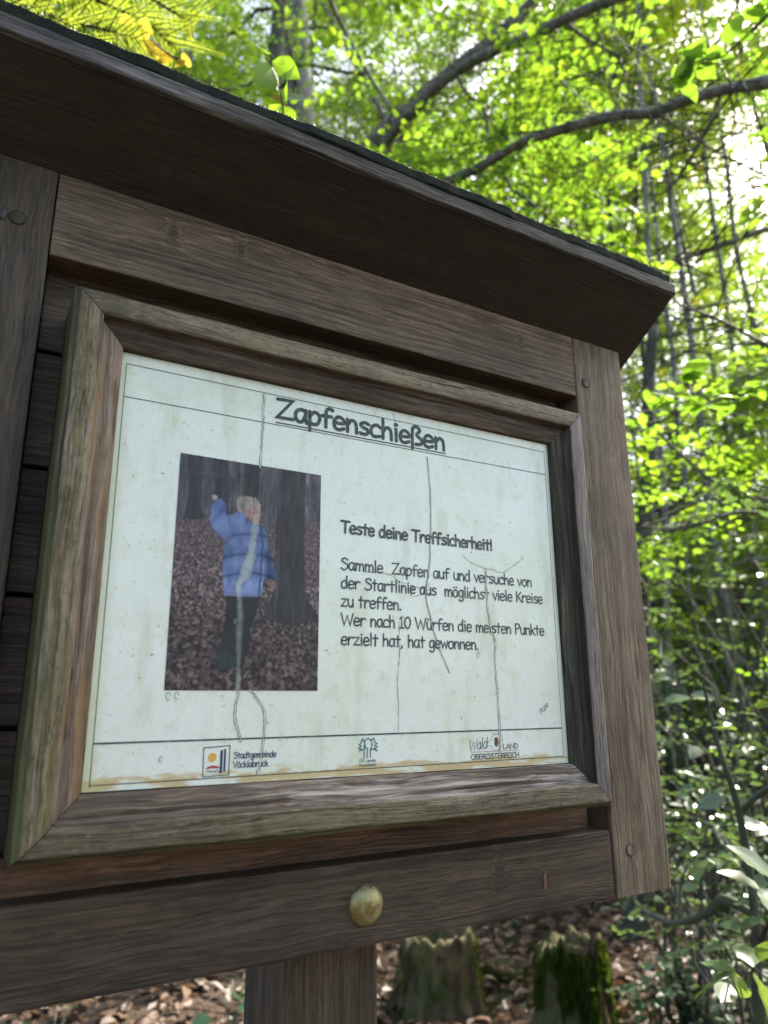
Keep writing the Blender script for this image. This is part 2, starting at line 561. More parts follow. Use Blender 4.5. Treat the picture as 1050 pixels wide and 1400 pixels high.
# plugs over the screws: a disc set in a dark ring
def plug(x, z, r=.0052):
    y = YF
    v, f = [], []
    n = 20
    for k in range(n):
        a = 2 * math.pi * k / n
        v += [(x + math.cos(a) * r * 1.10, y - .0006, z + math.sin(a) * r * 1.10), (x + math.cos(a) * r * .95, y - .0006, z + math.sin(a) * r * .95)]
    for k in range(n):
        j = (k + 1) % n
        f.append((2 * k, 2 * j, 2 * j + 1, 2 * k + 1))
    v2, f2 = [], []
    for k in range(n):
        a = 2 * math.pi * k / n
        v2 += [(x + math.cos(a) * r * .95, y - .0004, z + math.sin(a) * r * .95), (x + math.cos(a) * r * .9, y - .0009, z + math.sin(a) * r * .9)]
    for k in range(n):
        j = (k + 1) % n
        f2.append((2 * k, 2 * j, 2 * j + 1, 2 * k + 1))
    f2.append(tuple(2 * k + 1 for k in range(n)))
    o = mk('wood_plug', v2, f2, M_postR if x > 0 else M_postL, nb)
    g = mk('plug_gap', v, f, M_dark)
    g.parent = o
plug(.2839, .2424); plug(.2902, -.2322); plug(-.2802, .2456)
# the black knot at the left edge
bm = bmesh.new(); bmesh.ops.create_icosphere(bm, subdivisions=3, radius=1)
for v in bm.verts:
    v.co = Vector((-.2925 + v.co.x * .0058, YF - .0004 + v.co.y * .0016, .2462 + v.co.z * .0062)) + noise.noise_vector(v.co * 3) * .0009
me = bpy.data.meshes.new('knot'); bm.to_mesh(me); bm.free()
t = NT('knot wood'); tc = t.n('ShaderNodeTexCoord').outputs['Object']; nn = t.noise(tc, 400, 4, .6)
t.principled(t.mix(t.ramp(nn, .4, .65), (.008, .008, .009), (.07, .07, .075)), .45, t.bump(nn, .001)); me.materials.append(t.m)
o = bpy.data.objects.new('knot', me); COL.objects.link(o); attach(o, nb)
# the small resin scar on the lower rail
bm = bmesh.new(); bmesh.ops.create_icosphere(bm, subdivisions=3, radius=1)
for v in bm.verts:
    v.co = Vector((.1833 + v.co.x * .0016 + v.co.z * .0006, YF + .0002 + v.co.y * .0011, -.2462 + v.co.z * .0080)) + noise.noise_vector(v.co * 2) * .0007
me = bpy.data.meshes.new('scar'); bm.to_mesh(me); bm.free()
me.materials.append(plain('scar wood', (.20, .10, .06), .6))
o = bpy.data.objects.new('scar', me); COL.objects.link(o); attach(o, nb)

# bolt head
bm = bmesh.new()
prof = [(0, .0078), (.004, .0075), (.008, .0064), (.0112, .0046), (.0134, .0025), (.0143, .0010), (.0145, -.0008)]
n = 40
ring = []
for r, h in prof:
    ring.append([bm.verts.new((.0077 + r * math.cos(2 * math.pi * k / n), YF - h, -.2428 + r * math.sin(2 * math.pi * k / n))) for k in range(n)] if r else [bm.verts.new((.0077, YF - h, -.2428))])
for i in range(1, len(ring)):
    for k in range(n):
        j = (k + 1) % n
        if len(ring[i - 1]) == 1: bm.faces.new((ring[0][0], ring[i][k], ring[i][j]))
        else: bm.faces.new((ring[i - 1][k], ring[i][k], ring[i][j], ring[i - 1][j]))
me = bpy.data.meshes.new('bolt_head'); bm.to_mesh(me); bm.free(); me.materials.append(M_bolt)
for p in me.polygons: p.use_smooth = True
o = bpy.data.objects.new('bolt_head', me); COL.objects.link(o); attach(o, nb)
o['label'] = 'domed brass bolt head'

# roof: one board falling to the back, its front cut plumb; felt on top
RX = .361
ry, rz = -.0463, .3369
sl = .0431 / .065
def roof_shear(co):
    # board() gives x, run (y), height above the underside (z)
    return Vector((co.x, ry + co.y, rz - sl * co.y + co.z))
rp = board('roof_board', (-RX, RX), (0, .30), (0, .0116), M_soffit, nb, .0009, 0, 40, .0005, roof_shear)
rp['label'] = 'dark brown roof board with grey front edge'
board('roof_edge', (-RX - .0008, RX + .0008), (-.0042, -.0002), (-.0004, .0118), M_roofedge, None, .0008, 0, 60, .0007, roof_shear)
re_ = bpy.data.objects['roof_edge']; re_.parent = rp
fb = board('roofing_felt', (-.3546, .3546), (-.0046, .30), (.0119, .0214), M_felt, None, .0012, 0, 260, .0016, roof_shear)
fb.parent = rp
# mossy fringe along the felt's front edge
V, F = [], []
for i in range(8000):
    x = random.uniform(-.354, .354)
    y = random.uniform(-.0052, .012)
    b = roof_shear(Vector((x, y, .0206)))
    h = random.uniform(.0008, .0024) * (1.6 if random.random() < .06 else 1)
    a = random.uniform(0, 6.28); w = random.uniform(.0004, .0009)
    d = Vector((math.cos(a) * w, math.sin(a) * w, 0))
    tip = b + Vector((random.uniform(-.001, .001), random.uniform(-.002, .0005), h))
    o = len(V); V += [b - d, b + d, tip]; F.append((o, o + 1, o + 2))
g = mk('moss_fringe', V, F, M_mosstuft); g.parent = rp; g['kind'] = 'stuff'
# cobweb threads under the roof edge
for (x, y, l) in ():
    p = roof_shear(Vector((x, y, -.0004)))
    P = [p, p + Vector((.004, 0, -.3 * l)), p + Vector((.001, 0, -.7 * l)), p + Vector((.005, -.002, -l))]
    q, r = smooth_path(P, [.00009] * 4, 4)
    v, f = tube_geo(q, r, 4); g = mk('cobweb_thread', v, f, M_crackl); g.parent = rp

# ---- picture frame: four mitred mouldings
W2, H2 = .4018 / 2, .1485
prof = [(.0382, YP), (.0382, -.0080), (.0376, -.0116), (.0354, -.0132), (.0342, -.0160), (.0330, -.0166), (.0262, -.0169), (.0196, -.0166), (.0184, -.0158),
        (.0176, -.0100), (.0150, -.0084), (.0120, -.0086), (.0070, -.0068), (.0030, -.0049), (.0019, -.0040), (.0019, .0034), (.0019, YP)]
pf = thing('picture_frame', None, None, (0, 0, 0)); del_ = None
for k in list(pf.keys()): del pf[k]
pf.parent = nb; pf.location = -Vector(ROOT)
def moulding(name, side, mats, label=None):
    v, f = [], []
    n = 34
    off = Vector((random.random() * 9, 3, 4))
    for i in range(n + 1):
        s = -1 + 2 * i / n
        for (mg, y) in prof:
            e = mg
            if side in 'TB':
                x = s * (W2 + e); z = (H2 + e) * (1 if side == 'T' else -1)
            else:
                z = s * (H2 + e); x = (W2 + e) * (1 if side == 'R' else -1)
            p = Vector((x, y, z))
            wob = noise.noise_vector(p * 22 + off) * .0005 + noise.noise_vector(p * 90 + off) * .0003
            if i in (0, n): wob *= .3
            # hairline gap at the mitre
            if side in 'TB': p.x -= s * .00025
            else: p.z -= s * .00025
            v.append(p + wob)
    m_ = len(prof)
    for i in range(n):
        for k in range(m_ - 1):
            f.append((i * m_ + k, i * m_ + k + 1, (i + 1) * m_ + k + 1, (i + 1) * m_ + k))
        f.append((i * m_ + m_ - 1, i * m_, (i + 1) * m_, (i + 1) * m_ + m_ - 1))
    f.append(tuple(range(m_))); f.append(tuple(range(n * m_ + m_ - 1, n * m_ - 1, -1)))
    seg = [0, 0, 0, 0, 1, 1, 1, 1, 2, 2, 2, 2, 2, 2, 2, 2, 0]
    midx = []
    for i in range(n): midx += seg
    midx += [0, 0]
    o = mk(name, v, f, None, mats=mats, midx=midx)
    o.parent = pf
    if label: o['label'] = label
    return o
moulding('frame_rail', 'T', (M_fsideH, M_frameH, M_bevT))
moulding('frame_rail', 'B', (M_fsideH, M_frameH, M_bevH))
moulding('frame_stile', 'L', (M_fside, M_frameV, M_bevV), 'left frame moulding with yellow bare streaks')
moulding('frame_stile', 'R', (M_fside, M_frameD, M_bevR), 'right frame moulding, inner face coloured darker as shade')

# ---- the printed sheet
sh = mk('printed_sheet', [(x, y, z) for x in (-W2 - .0012, W2 + .0012) for y in (.0000, .0022) for z in (-H2 - .0012, H2 + .0012)],
        [(0, 1, 3, 2), (4, 6, 7, 5), (0, 4, 5, 1), (2, 3, 7, 6), (0, 2, 6, 4), (1, 5, 7, 3)], M_sheet, nb)
mk('backing_sheet', [(x, y, z) for x in (-W2 - .001, W2 + .001) for y in (.0030, .040) for z in (-H2 - .001, H2 + .001)],
   [(0, 1, 3, 2), (4, 6, 7, 5), (0, 4, 5, 1), (2, 3, 7, 6), (0, 2, 6, 4), (1, 5, 7, 3)], M_plank, nb)

MM = .001
def ribbon(P, w, y, closed=False, caps=True):
    """flat ribbon in the sheet's plane; P in mm, width w mm (number or list)"""
    P = [np.array(p, float) for p in P]
    Q = [P[0]]
    for p in P[1:]:
        if np.linalg.norm(p - Q[-1]) > 1e-4: Q.append(p)
    P = Q
    n = len(P)
    if n < 2: return [], []
    ws = w if isinstance(w, (list, tuple, np.ndarray)) else [w] * n
    if len(ws) != n: ws = np.interp(np.linspace(0, 1, n), np.linspace(0, 1, len(ws)), ws)
    L, R = [], []
    for i in range(n):
        a = P[i] - P[i - 1] if i > 0 else P[1] - P[0]
        b = P[i + 1] - P[i] if i < n - 1 else P[-1] - P[-2]
        a = a / np.linalg.norm(a); b = b / np.linalg.norm(b)
        na = np.array([-a[1], a[0]]); nb_ = np.array([-b[1], b[0]])
        nm = na + nb_
        l = np.linalg.norm(nm)
        nm = na if l < .25 else nm / l
        k = 1 / max(.55, float(nm @ na))
        L.append(P[i] + nm * ws[i] / 2 * k); R.append(P[i] - nm * ws[i] / 2 * k)
    def cap(c, d, wd):
        d = d / np.linalg.norm(d); nn_ = np.array([-d[1], d[0]])
        return [c + (nn_ * math.cos(t_) + d * math.sin(t_)) * wd / 2 for t_ in (math.pi * .25, math.pi * .5, math.pi * .75)]
    V, F = [], []
    for i in range(n):
        yy = y - .00002 * i / n
        V += [(L[i][0] * MM, yy, L[i][1] * MM), (R[i][0] * MM, yy, R[i][1] * MM)]
    for i in range(n - 1):
        F.append((2 * i, 2 * i + 1, 2 * i + 3, 2 * i + 2))
    if caps:
        o = len(V); V += [(c[0] * MM, y - .00002, c[1] * MM) for c in cap(P[-1], P[-1] - P[-2], ws[-1])]
        F.append((2 * n - 2, o, o + 1, o + 2, 2 * n - 1))
        o = len(V); V += [(c[0] * MM, y, c[1] * MM) for c in cap(P[0], P[0] - P[1], ws[0])]
        F.append((1, o, o + 1, o + 2, 0))
    return V, F

def poly(P, y):
    return [(p[0] * MM, y, p[1] * MM) for p in P], [tuple(range(len(P)))]

GL = {
 'Z': '72|L 5,97 64,100 5,3 68,5', 'T': '70|L 2,99 69,98|L 36,97 34,0', 'S': '62|S 55,86 40,100 16,95 10,76 30,60 52,46 56,24 40,4 20,0 4,12',
 'K': '62|L 8,100 8,0|L 55,98 11,45|L 24,55 58,0', 'W': '102|L 2,100 26,0 50,82 74,0 98,100', 'P': '57|L 8,0 9,97|S 9,98 40,97 52,80 43,60 11,46',
 'V': '66|L 2,100 32,0 62,100', 'L': '54|L 8,100 7,3 50,4', 'A': '68|L 2,0 34,100 64,0|L 14,34 54,34', 'N': '74|L 8,0 8,100 63,2 65,100',
 'D': '66|L 8,100 8,1|S 8,99 40,92 60,60 52,22 30,4 8,1', 'O': '80|S 38,100 12,84 4,45 20,6 45,1 70,25 74,60 60,92 38,100',
 'Ö': '80|S 38,90 12,76 4,42 20,6 45,1 70,22 74,54 60,82 38,90|D 26,108|D 52,108', 'B': '60|L 8,100 8,0|S 8,99 38,96 46,78 32,58 10,53|S 10,53 45,50 56,30 44,6 8,1',
 'E': '58|L 52,98 8,98 8,2 54,3|L 8,52 46,53', 'R': '62|L 8,0 8,98|S 8,98 42,96 50,76 36,55 10,48|L 22,48 58,0', 'C': '60|S 56,82 40,98 18,92 5,60 8,20 28,1 56,14',
 'H': '72|L 8,100 8,0|L 62,100 62,0|L 8,52 62,52', 'I': '26|L 12,100 12,0', 'F': '58|L 8,0 9,98 56,97|L 9,52 46,52', 'U': '70|S 8,100 8,40 20,4 45,2 60,30 61,100',
 'X': '68|L 5,100 65,0|L 62,100 3,0', 'a': '54|S 43,60 26,67 8,52 5,22 18,1 34,8 43,36|L 45,66 44,22 50,0', 'b': '56|L 8,105 8,2|S 8,32 18,58 36,66 50,44 46,12 26,0 9,10',
 'c': '50|S 46,55 30,67 10,54 4,25 16,2 46,8', 'd': '58|L 47,105 47,0|S 46,40 34,66 12,56 4,28 14,2 34,4 46,26', 'e': '54|S 7,34 46,38 40,62 20,67 5,42 8,10 26,0 46,10',
 'f': '48|S 46,96 32,102 20,88 18,60 18,0|L 2,58 42,60', 'g': '54|S 44,58 28,67 8,50 8,14 24,4 40,18 44,50|S 45,66 46,10 42,-26 22,-34 5,-24',
 'h': '56|L 8,105 8,0|S 8,36 22,62 38,60 45,38 46,0', 'i': '26|L 12,66 12,0|D 12,91', 'k': '52|L 8,105 8,0|L 44,64 9,28|L 21,37 48,0', 'l': '26|L 12,105 12,0',
 'm': '80|L 7,66 8,0|S 8,34 20,62 34,58 38,34 38,0|S 38,34 50,62 64,58 70,34 71,0', 'n': '56|L 7,66 8,0|S 8,36 22,62 38,60 45,38 46,0',
 'o': '55|S 26,67 7,50 6,18 24,0 44,12 48,42 40,62 26,67', 'p': '56|L 7,66 8,-34|S 8,40 22,64 40,62 49,36 38,6 20,2 8,14', 'r': '48|L 8,66 8,0|S 8,34 20,58 32,66 46,58',
 's': '50|S 44,60 26,67 9,55 15,41 36,31 42,16 28,2 5,6', 't': '48|L 23,94 22,0|L 3,64 44,64', 'u': '54|S 7,66 7,24 18,2 32,2 44,26|L 45,66 46,0',
 'ü': '54|S 7,66 7,24 18,2 32,2 44,26|L 45,66 46,0|D 16,90|D 38,90', 'ö': '55|S 26,67 7,50 6,18 24,0 44,12 48,42 40,62 26,67|D 16,90|D 38,90',
 'v': '48|L 3,66 23,0 44,66', 'w': '70|L 3,66 19,2 35,52 51,2 67,66', 'z': '54|L 6,64 45,65 5,3 49,4', 'ß': '60|S 8,-22 8,66 14,98 34,102 44,84 30,62 34,50 52,34 48,8 24,3',
 '1': '42|L 6,80 20,99 20,2|L 4,2 38,2', '0': '62|S 30,100 10,78 6,32 26,0 48,18 55,58 46,92 30,100', '.': '26|D 10,5', ',': '26|L 12,8 6,-14', '!': '26|L 13,100 12,30|D 12,5', '-': '40|L 4,36 34,36', ' ': '36|',
}
def write(text, x0, x1, z0, cap, w, y, slant=0.0, rot=0.0):
    adv = [float(GL[c].split('|')[0]) for c in text]
    total = sum(adv) - 6
    kx = (x1 - x0) / total
    kz = cap / 100
    V, F = [], []
    cx = 0
    depth = 0
    cr, sr = math.cos(rot), math.sin(rot)
    for ch, a in zip(text, adv):
        for st in GL[ch].split('|')[1:]:
            if not st.strip(): continue
            typ, rest = st.split(' ', 1)
            pts = [tuple(map(float, q.split(','))) for q in rest.split()]
            if typ == 'D':
                pts = [(pts[0][0] - 1.5, pts[0][1]), (pts[0][0] + 1.5, pts[0][1])]
                ww = w * 1.2
            else:
                ww = w
                if typ == 'S': pts = [tuple(q) for q in catmull(pts, 5)]
            P = []
            for (px_, pz_) in pts:
                ux = (px_ + cx) * kx + slant * pz_ * kz; uz = pz_ * kz
                P.append((x0 + ux * cr - uz * sr, z0 + ux * sr + uz * cr))
            depth = (depth + 1) % 4
            v, f = ribbon(P, ww, y - .00003 * depth)
            o = len(V); V += v; F += [tuple(i + o for i in g) for g in f]
        cx += a
    return V, F

YI = -.00025                                  # ink sits this far in front of the sheet
def prt(name, geos, mat, label=None):
    V, F = join_geo(geos)
    o = mk(name, V, F, mat); o.parent = sh
    if label: o['label'] = label
    return o
prt('title_lettering', [write('Zapfenschießen', -83.5, 78.3, 122.4, 16.4, 3.1, YI)], M_inkt, 'the word Zapfenschießen in bold comic lettering')
prt('title_underline', [ribbon([(-83.6, 118.2), (79.5, 119.6)], 1.0, YI, caps=False)], M_inkt)
prt('heading_lettering', [write('Teste deine Treffsicherheit!', -25.1, 127.2, 35.2, 9.6, 1.95, YI)], M_ink, 'the line Teste deine Treffsicherheit!')
prt('body_lettering', [
    write('Sammle  Zapfen auf und versuche von', -24.8, 171.5, 5.2, 9.2, 1.3, YI),
    write('der Startlinie aus  möglichst viele Kreise', -24.6, 183.2, -9.6, 9.2, 1.3, YI),
    write('zu treffen.', -24.5, 30.9, -24.1, 9.2, 1.3, YI),
    write('Wer nach 10 Würfen die meisten Punkte', -24.3, 182.8, -38.6, 9.2, 1.3, YI),
    write('erzielt hat, hat gewonnen.', -24.2, 107.8, -53.6, 9.2, 1.3, YI)], M_ink)
prt('ruled_line', [ribbon([(-198.9, 141.1), (197.4, 141.4)], .5, YI, caps=False), ribbon([(197.6, 141.4), (197.2, 20), (196.9, -143.8)], .4, YI, caps=False),
                   ribbon([(-198.9, 140.8), (-198.2, 0), (-197.6, -147)], .5, YI, caps=False), ribbon([(-197.4, -145.9), (196.9, -144.0)], .6, YI, caps=False)], M_line)
prt('ruled_line', [ribbon([(-198.3, 115.6), (197.2, 117.9)], .58, YI, caps=False)], M_line)
prt('ruled_line', [ribbon([(-197.6, -121.0), (197.1, -119.9)], 1.1, YI, caps=False)], M_line)

# crest of the town: frame, sun, towers, red hill, waves
bx = [(-126.9, -125.9), (-108.7, -124.9), (-108.7, -143.9), (-126.5, -144.4), (-126.9, -125.9)]
lg = prt('town_logo', [ribbon(bx, .62, YI)], M_ink, 'square town logo with sun, towers and waves')
prt('logo_sun', [poly([(-120.6 + 2.9 * math.cos(a * math.pi / 12), -132.2 + 2.9 * math.sin(a * math.pi / 12)) for a in range(24)], YI)], M_orange)
prt('logo_tower', [poly([(-115.1, -127.9), (-113.5, -127.6), (-113.5, -142.6), (-115.1, -142.8)], YI), poly([(-112.6, -127.2), (-111.3, -127.0), (-111.3, -141.7), (-112.6, -142.0)], YI)], M_blue)
prt('logo_hill', [poly([(-125.2, -139.6), (-123.5, -138.2), (-120.5, -137.4), (-117.8, -137.7), (-115.3, -138.7), (-115.3, -139.5), (-120, -139.2)], YI)], M_red)
prt('logo_wave', [ribbon(catmull([(-124.3, -140.6), (-123, -141.6), (-121.8, -140.8), (-120.6, -141.8), (-119.4, -140.8), (-118, -141.8), (-116.9, -140.7), (-115.4, -141.6)], 4), .5, YI)], M_ink)
prt('logo_lettering', [write('Stadtgemeinde', -105.8, -74.6, -133.6, 4.1, .62, YI), write('Vöcklabruck', -106.0, -80.5, -139.6, 4.1, .62, YI)], M_blue)
# three-tree emblem
tr_ = [[(-1.2, -137.4), (-1.2, -130.4), (-3.8, -130.2), (-3.4, -126.6), (-4.2, -124.9)], [(-3.9, -137.4), (-3.9, -131.2), (-6.6, -131.6)],
       [(1.5, -137.1), (1.5, -131.4), (3.2, -128.0), (2.6, -125.6)], [(-3.2, -125.4), (-1.9, -123.5), (.1, -123.3), (1.6, -124.7), (2.8, -124.6)],
       [(-4.2, -124.6), (-5.4, -123.5), (-6.6, -126.8), (-8.2, -127.6), (-6.2, -128.9), (-9.0, -130.4), (-6.4, -130.6), (-8.2, -132.6), (-5.6, -131.2)],
       [(2.8, -124.2), (4.3, -123.2), (5.6, -126.4), (7.2, -127.2), (5.6, -128.8), (8.0, -130.0), (5.0, -130.4), (7.6, -132.6), (4.4, -131.0), (1.5, -131.4)], [(-3.4, -127), (-2.6, -130)]]
prt('forest_logo', [ribbon(q, .85, YI - .00002 * i) for i, q in enumerate(tr_)], M_teal, 'green emblem of three trees')
prt('forest_logo_lettering', [write('OÖ. Landes', -8.0, 6.4, -140.2, 1.9, .34, YI), write('Forstdienst', -8.0, 6.4, -143.4, 1.9, .34, YI)], M_teal)
# Wald LAND OBERÖSTERREICH
prt('forest_land_lettering', [write('Wald', 93.6, 112.6, -136.0, 8.2, .62, YI, .25, .10), write('LAND', 129.2, 145.4, -135.4, 4.0, .62, YI), write('OBERÖSTERREICH', 95.6, 146.0, -142.6, 4.0, .66, YI)], M_ink)
prt('forest_land_rule', [ribbon([(95.5, -136.9), (146, -136.9)], .35, YI, caps=False)], M_red)
hd = [(112, -130.6), (116.5, -127.8), (117.5, -125.4), (119.6, -124.2), (119.6, -122.4), (122, -123.6), (125.5, -122.6), (128.4, -124.4), (129.0, -129), (127.4, -134), (122.5, -136.2), (118, -135.6), (117.2, -132.6), (113.2, -132.2), (112, -130.6)]
prt('forest_land_emblem', [ribbon(catmull(hd, 3), .28, YI)], M_ink)
prt('forest_land_emblem', [poly([(120.6, -126.2), (122.6, -125.6), (124.4, -127.0), (124.6, -130.6), (123.4, -133.2), (121.6, -133.4), (120.4, -131.0)], YI)], M_brown)
prt('small_lettering', [write('FUXI', 173.6, 184.8, -107.9, 3.8, .48, YI, .2, .62)], M_ink)

# ---- the photograph printed on the sheet, painted point by point
NX, NZ = 226, 338
uu, vv = np.meshgrid((np.arange(NX) + .5) / NX, (np.arange(NZ) + .5) / NZ)
def inside(P, u=uu, v=vv):
    r = np.zeros(u.shape, bool)
    P = np.array(P)
    j = len(P) - 1
    for i in range(len(P)):
        a, b = P[i], P[j]
        c = ((a[1] > v) != (b[1] > v)) & (u < (b[0] - a[0]) * (v - a[1]) / (b[1] - a[1] + 1e-12) + a[0])
        r ^= c
        j = i
    return r
def sm(x):
    x = np.clip(x, 0, 1); return x * x * (3 - 2 * x)
def vnoise(fx, fy, seed):
    r = np.random.default_rng(seed)
    gx, gy = int(fx) + 3, int(fy) + 3
    g = r.random((gy, gx))
    x = uu * fx; y = vv * fy
    xi = x.astype(int); yi = y.astype(int)
    tx = sm(x - xi); ty = sm(y - yi)
    return (g[yi, xi] * (1 - tx) + g[yi, xi + 1] * tx) * (1 - ty) + (g[yi + 1, xi] * (1 - tx) + g[yi + 1, xi + 1] * tx) * ty
img = np.zeros((NZ, NX, 3))
hz = .285 - .055 * uu
# far wood: grey-violet haze between dark trunks
back = np.array([58, 54, 62.]) + 46 * (vnoise(70, 5, 1)[..., None] - .45) + 22 * (vnoise(25, 30, 2)[..., None] - .5)
pale = (vnoise(90, 9, 5) > .74) & (vnoise(12, 9, 6) > .45)
back[pale] += 42
img[:] = back
ground = vv > hz
gb = np.array([78, 64, 68.]) - 22 * sm((vv - .55) / .3)[..., None] * np.array([1, .95, .85])
img[ground] = gb[ground]
r_ = np.random.default_rng(3)
for i in range(9000):
    v0 = r_.uniform(.24, 1.02) ** 1.0
    u0 = r_.uniform(-.02, 1.02)
    s = .005 + .019 * max(0, v0 - .25) ** 1.1
    a = r_.uniform(0, math.pi); asp = r_.uniform(.35, .8)
    k = r_.choice([0, 1, 2], p=[.4, .35, .25])
    tone = {0: (40, 33, 36), 1: (94, 77, 79), 2: (136, 114, 114)}[k]
    dark = 1 - .28 * sm((v0 - .55) / .3)
    tone = np.array(tone) * dark * r_.uniform(.75, 1.15)
    x0, x1 = int((u0 - s) * NX), int((u0 + s) * NX) + 2
    z0, z1 = int((v0 - s) * NZ), int((v0 + s) * NZ) + 2
    x0 = max(x0, 0); z0 = max(z0, 0)
    if x1 <= x0 or z1 <= z0: continue
    U = uu[z0:z1, x0:x1] - u0; Vv = (vv[z0:z1, x0:x1] - v0) * 1.5
    if U.size == 0: continue
    c_, s_ = math.cos(a), math.sin(a)
    e = ((U * c_ + Vv * s_) / s) ** 2 + ((-U * s_ + Vv * c_) / (s * asp)) ** 2 < 1
    e &= vv[z0:z1, x0:x1] > hz[z0:z1, x0:x1]
    img[z0:z1, x0:x1][e] = tone
wu_ = .010 * (vnoise(9, 14, 71) - .5) + .006 * (vnoise(28, 40, 72) - .5); wv_ = .007 * (vnoise(10, 15, 73) - .5) + .004 * (vnoise(30, 44, 74) - .5)
def fillp(P, col, var=8, seed=9, fx=60, fy=20):
    mk_ = inside(P, uu + wu_, vv + wv_)
    n_ = (vnoise(fx, fy, seed) - .5) * 2 * var
    img[mk_] = np.array(col, float) + n_[mk_][:, None]
fillp([(-.02, .0), (.05, 0), (.05, .29), (-.02, .30)], (60, 56, 64), 10, 21)
fillp([(.045, -.01), (.149, -.01), (.145, .176), (.172, .283), (.047, .292), (.073, .182)], (40, 37, 44), 6, 22)
fillp([(.16, -.01), (.225, -.01), (.225, .26), (.17, .26)], (66, 60, 68), 12, 23)
fillp([(.231, -.01), (.32, -.01), (.332, .262), (.239, .27)], (38, 35, 42), 6, 24)
fillp([(.44, -.01), (.548, -.01), (.546, .168), (.435, .177)], (34, 31, 36), 5, 25)
fillp([(.567, -.01), (.646, -.01), (.644, .30), (.587, .304)], (66, 62, 68), 9, 26)
fillp([(.673, -.01), (.87, -.01), (.882, .381), (.902, .596), (1.016, .685), (.8, .72), (.601, .697), (.672, .562), (.673, .307)], (40, 37, 42), 9, 27, 50, 14)
fillp([(.35, .606), (.57, .598), (.561, .674), (.526, .731), (.519, .819), (.485, .874), (.426, .902), (.319, .922), (.293, .899), (.32, .853), (.344, .775), (.355, .68)], (26, 27, 34), 6, 28)
fillp([(.30, .85), (.37, .84), (.46, .87), (.42, .90), (.32, .915)], (30, 42, 44), 5, 29)
ridge = (vnoise(110, 7, 91) - .5) * 26 + (vnoise(45, 16, 92) - .5) * 18
tk = inside([(.673, -.01), (.87, -.01), (.882, .381), (.902, .596), (1.016, .685), (.8, .72), (.601, .697), (.672, .562), (.673, .307)], uu + wu_, vv + wv_) | ((vv < .28) & (uu < .66))
img[tk] += ridge[tk][:, None] * .7
lt_ = np.exp(-((uu - .69) / .012) ** 2) * (vv < .6) * 16; img += (lt_ * tk)[..., None]
lo = inside([(.405, .70), (.43, .70), (.43, .725), (.405, .725)]); img[lo] = (88, 92, 104)
jk = [(.332, .258), (.393, .228), (.445, .232), (.5, .276), (.559, .282), (.607, .311), (.624, .387), (.656, .445), (.683, .507), (.67, .519), (.594, .524), (.585, .599), (.329, .607), (.314, .447), (.316, .381), (.349, .329)]
ar = [(.245, .189), (.282, .18), (.318, .204), (.325, .246), (.345, .27), (.385, .301), (.352, .37), (.301, .357), (.23, .308), (.216, .288), (.223, .229)]
mj = inside(jk, uu + wu_, vv + wv_); ma = inside(ar, uu + wu_, vv + wv_)
base = np.array([80, 98, 140.])
quilt = np.zeros_like(uu)
for zc in (.345, .435, .52):
    quilt -= 34 * np.exp(-((vv - zc - .02 * np.sin(uu * 9)) / .007) ** 2)
    quilt += 12 * np.exp(-((vv - zc - .030) / .016) ** 2)
shade_j = quilt + 34 * (vnoise(30, 22, 81) - .5) + 22 * np.cos((uu - .47) * 9) - 16 + 26 * (vnoise(14, 16, 31) - .5) - 60 * np.clip(.40 - uu, 0, .1) * 2 + 14 * sm((vv - .45) / .12)
img[mj] = base + shade_j[mj][:, None] * np.array([1, 1, 1.1])
sh2 = 30 * (vnoise(12, 14, 33) - .5) - 24 * np.exp(-(((uu - .27) + (vv - .26) * 1.2) / .025) ** 2) - 260 * np.clip(vv - .32, 0, .05)
img[ma & ~mj] = (np.array([88, 104, 150.]) + sh2[..., None])[ma & ~mj]
img[ma & mj] = (np.array([78, 90, 134.]) + sh2[..., None])[ma & mj]
hem = mj & (vv > .588); img[hem] = (96, 108, 150)
zipl = np.abs(uu - np.interp(vv, [.282, .364, .449, .6], [.559, .583, .577, .570])) < .0045
img[zipl & mj] = (38, 42, 84)
sleeve = inside([(.60, .40), (.625, .39), (.683, .507), (.67, .519), (.60, .52)]); img[sleeve & mj] -= 14
fillp([(.226, .188), (.227, .169), (.25, .165), (.266, .179), (.245, .191)], (150, 138, 140), 4, 35)
fillp([(.457, .219), (.495, .191), (.537, .202), (.56, .228), (.551, .263), (.52, .283), (.48, .269), (.452, .245)], (142, 112, 106), 8, 36)
fillp([(.379, .199), (.402, .167), (.453, .152), (.519, .154), (.554, .185), (.559, .228), (.535, .204), (.488, .19), (.458, .231), (.426, .234), (.386, .216)], (118, 110, 104), 34, 37, 110, 30)
dk_ = np.exp(-(((uu - .535) / .012) ** 2 + ((vv - .222) / .004) ** 2)) * 60 + np.exp(-(((uu - .545) / .010) ** 2 + ((vv - .252) / .0025) ** 2)) * 45 + np.exp(-(((uu - .475) / .02) ** 2 + ((vv - .262) / .012) ** 2)) * 45 + np.exp(-(((uu - .478) / .008) ** 2 + ((vv - .228) / .008) ** 2)) * 30
img -= dk_[..., None] * np.array([.8, 1, 1])
fillp([(.618, .527), (.677, .524), (.682, .554), (.646, .564), (.619, .548)], (104, 82, 80), 8, 38)
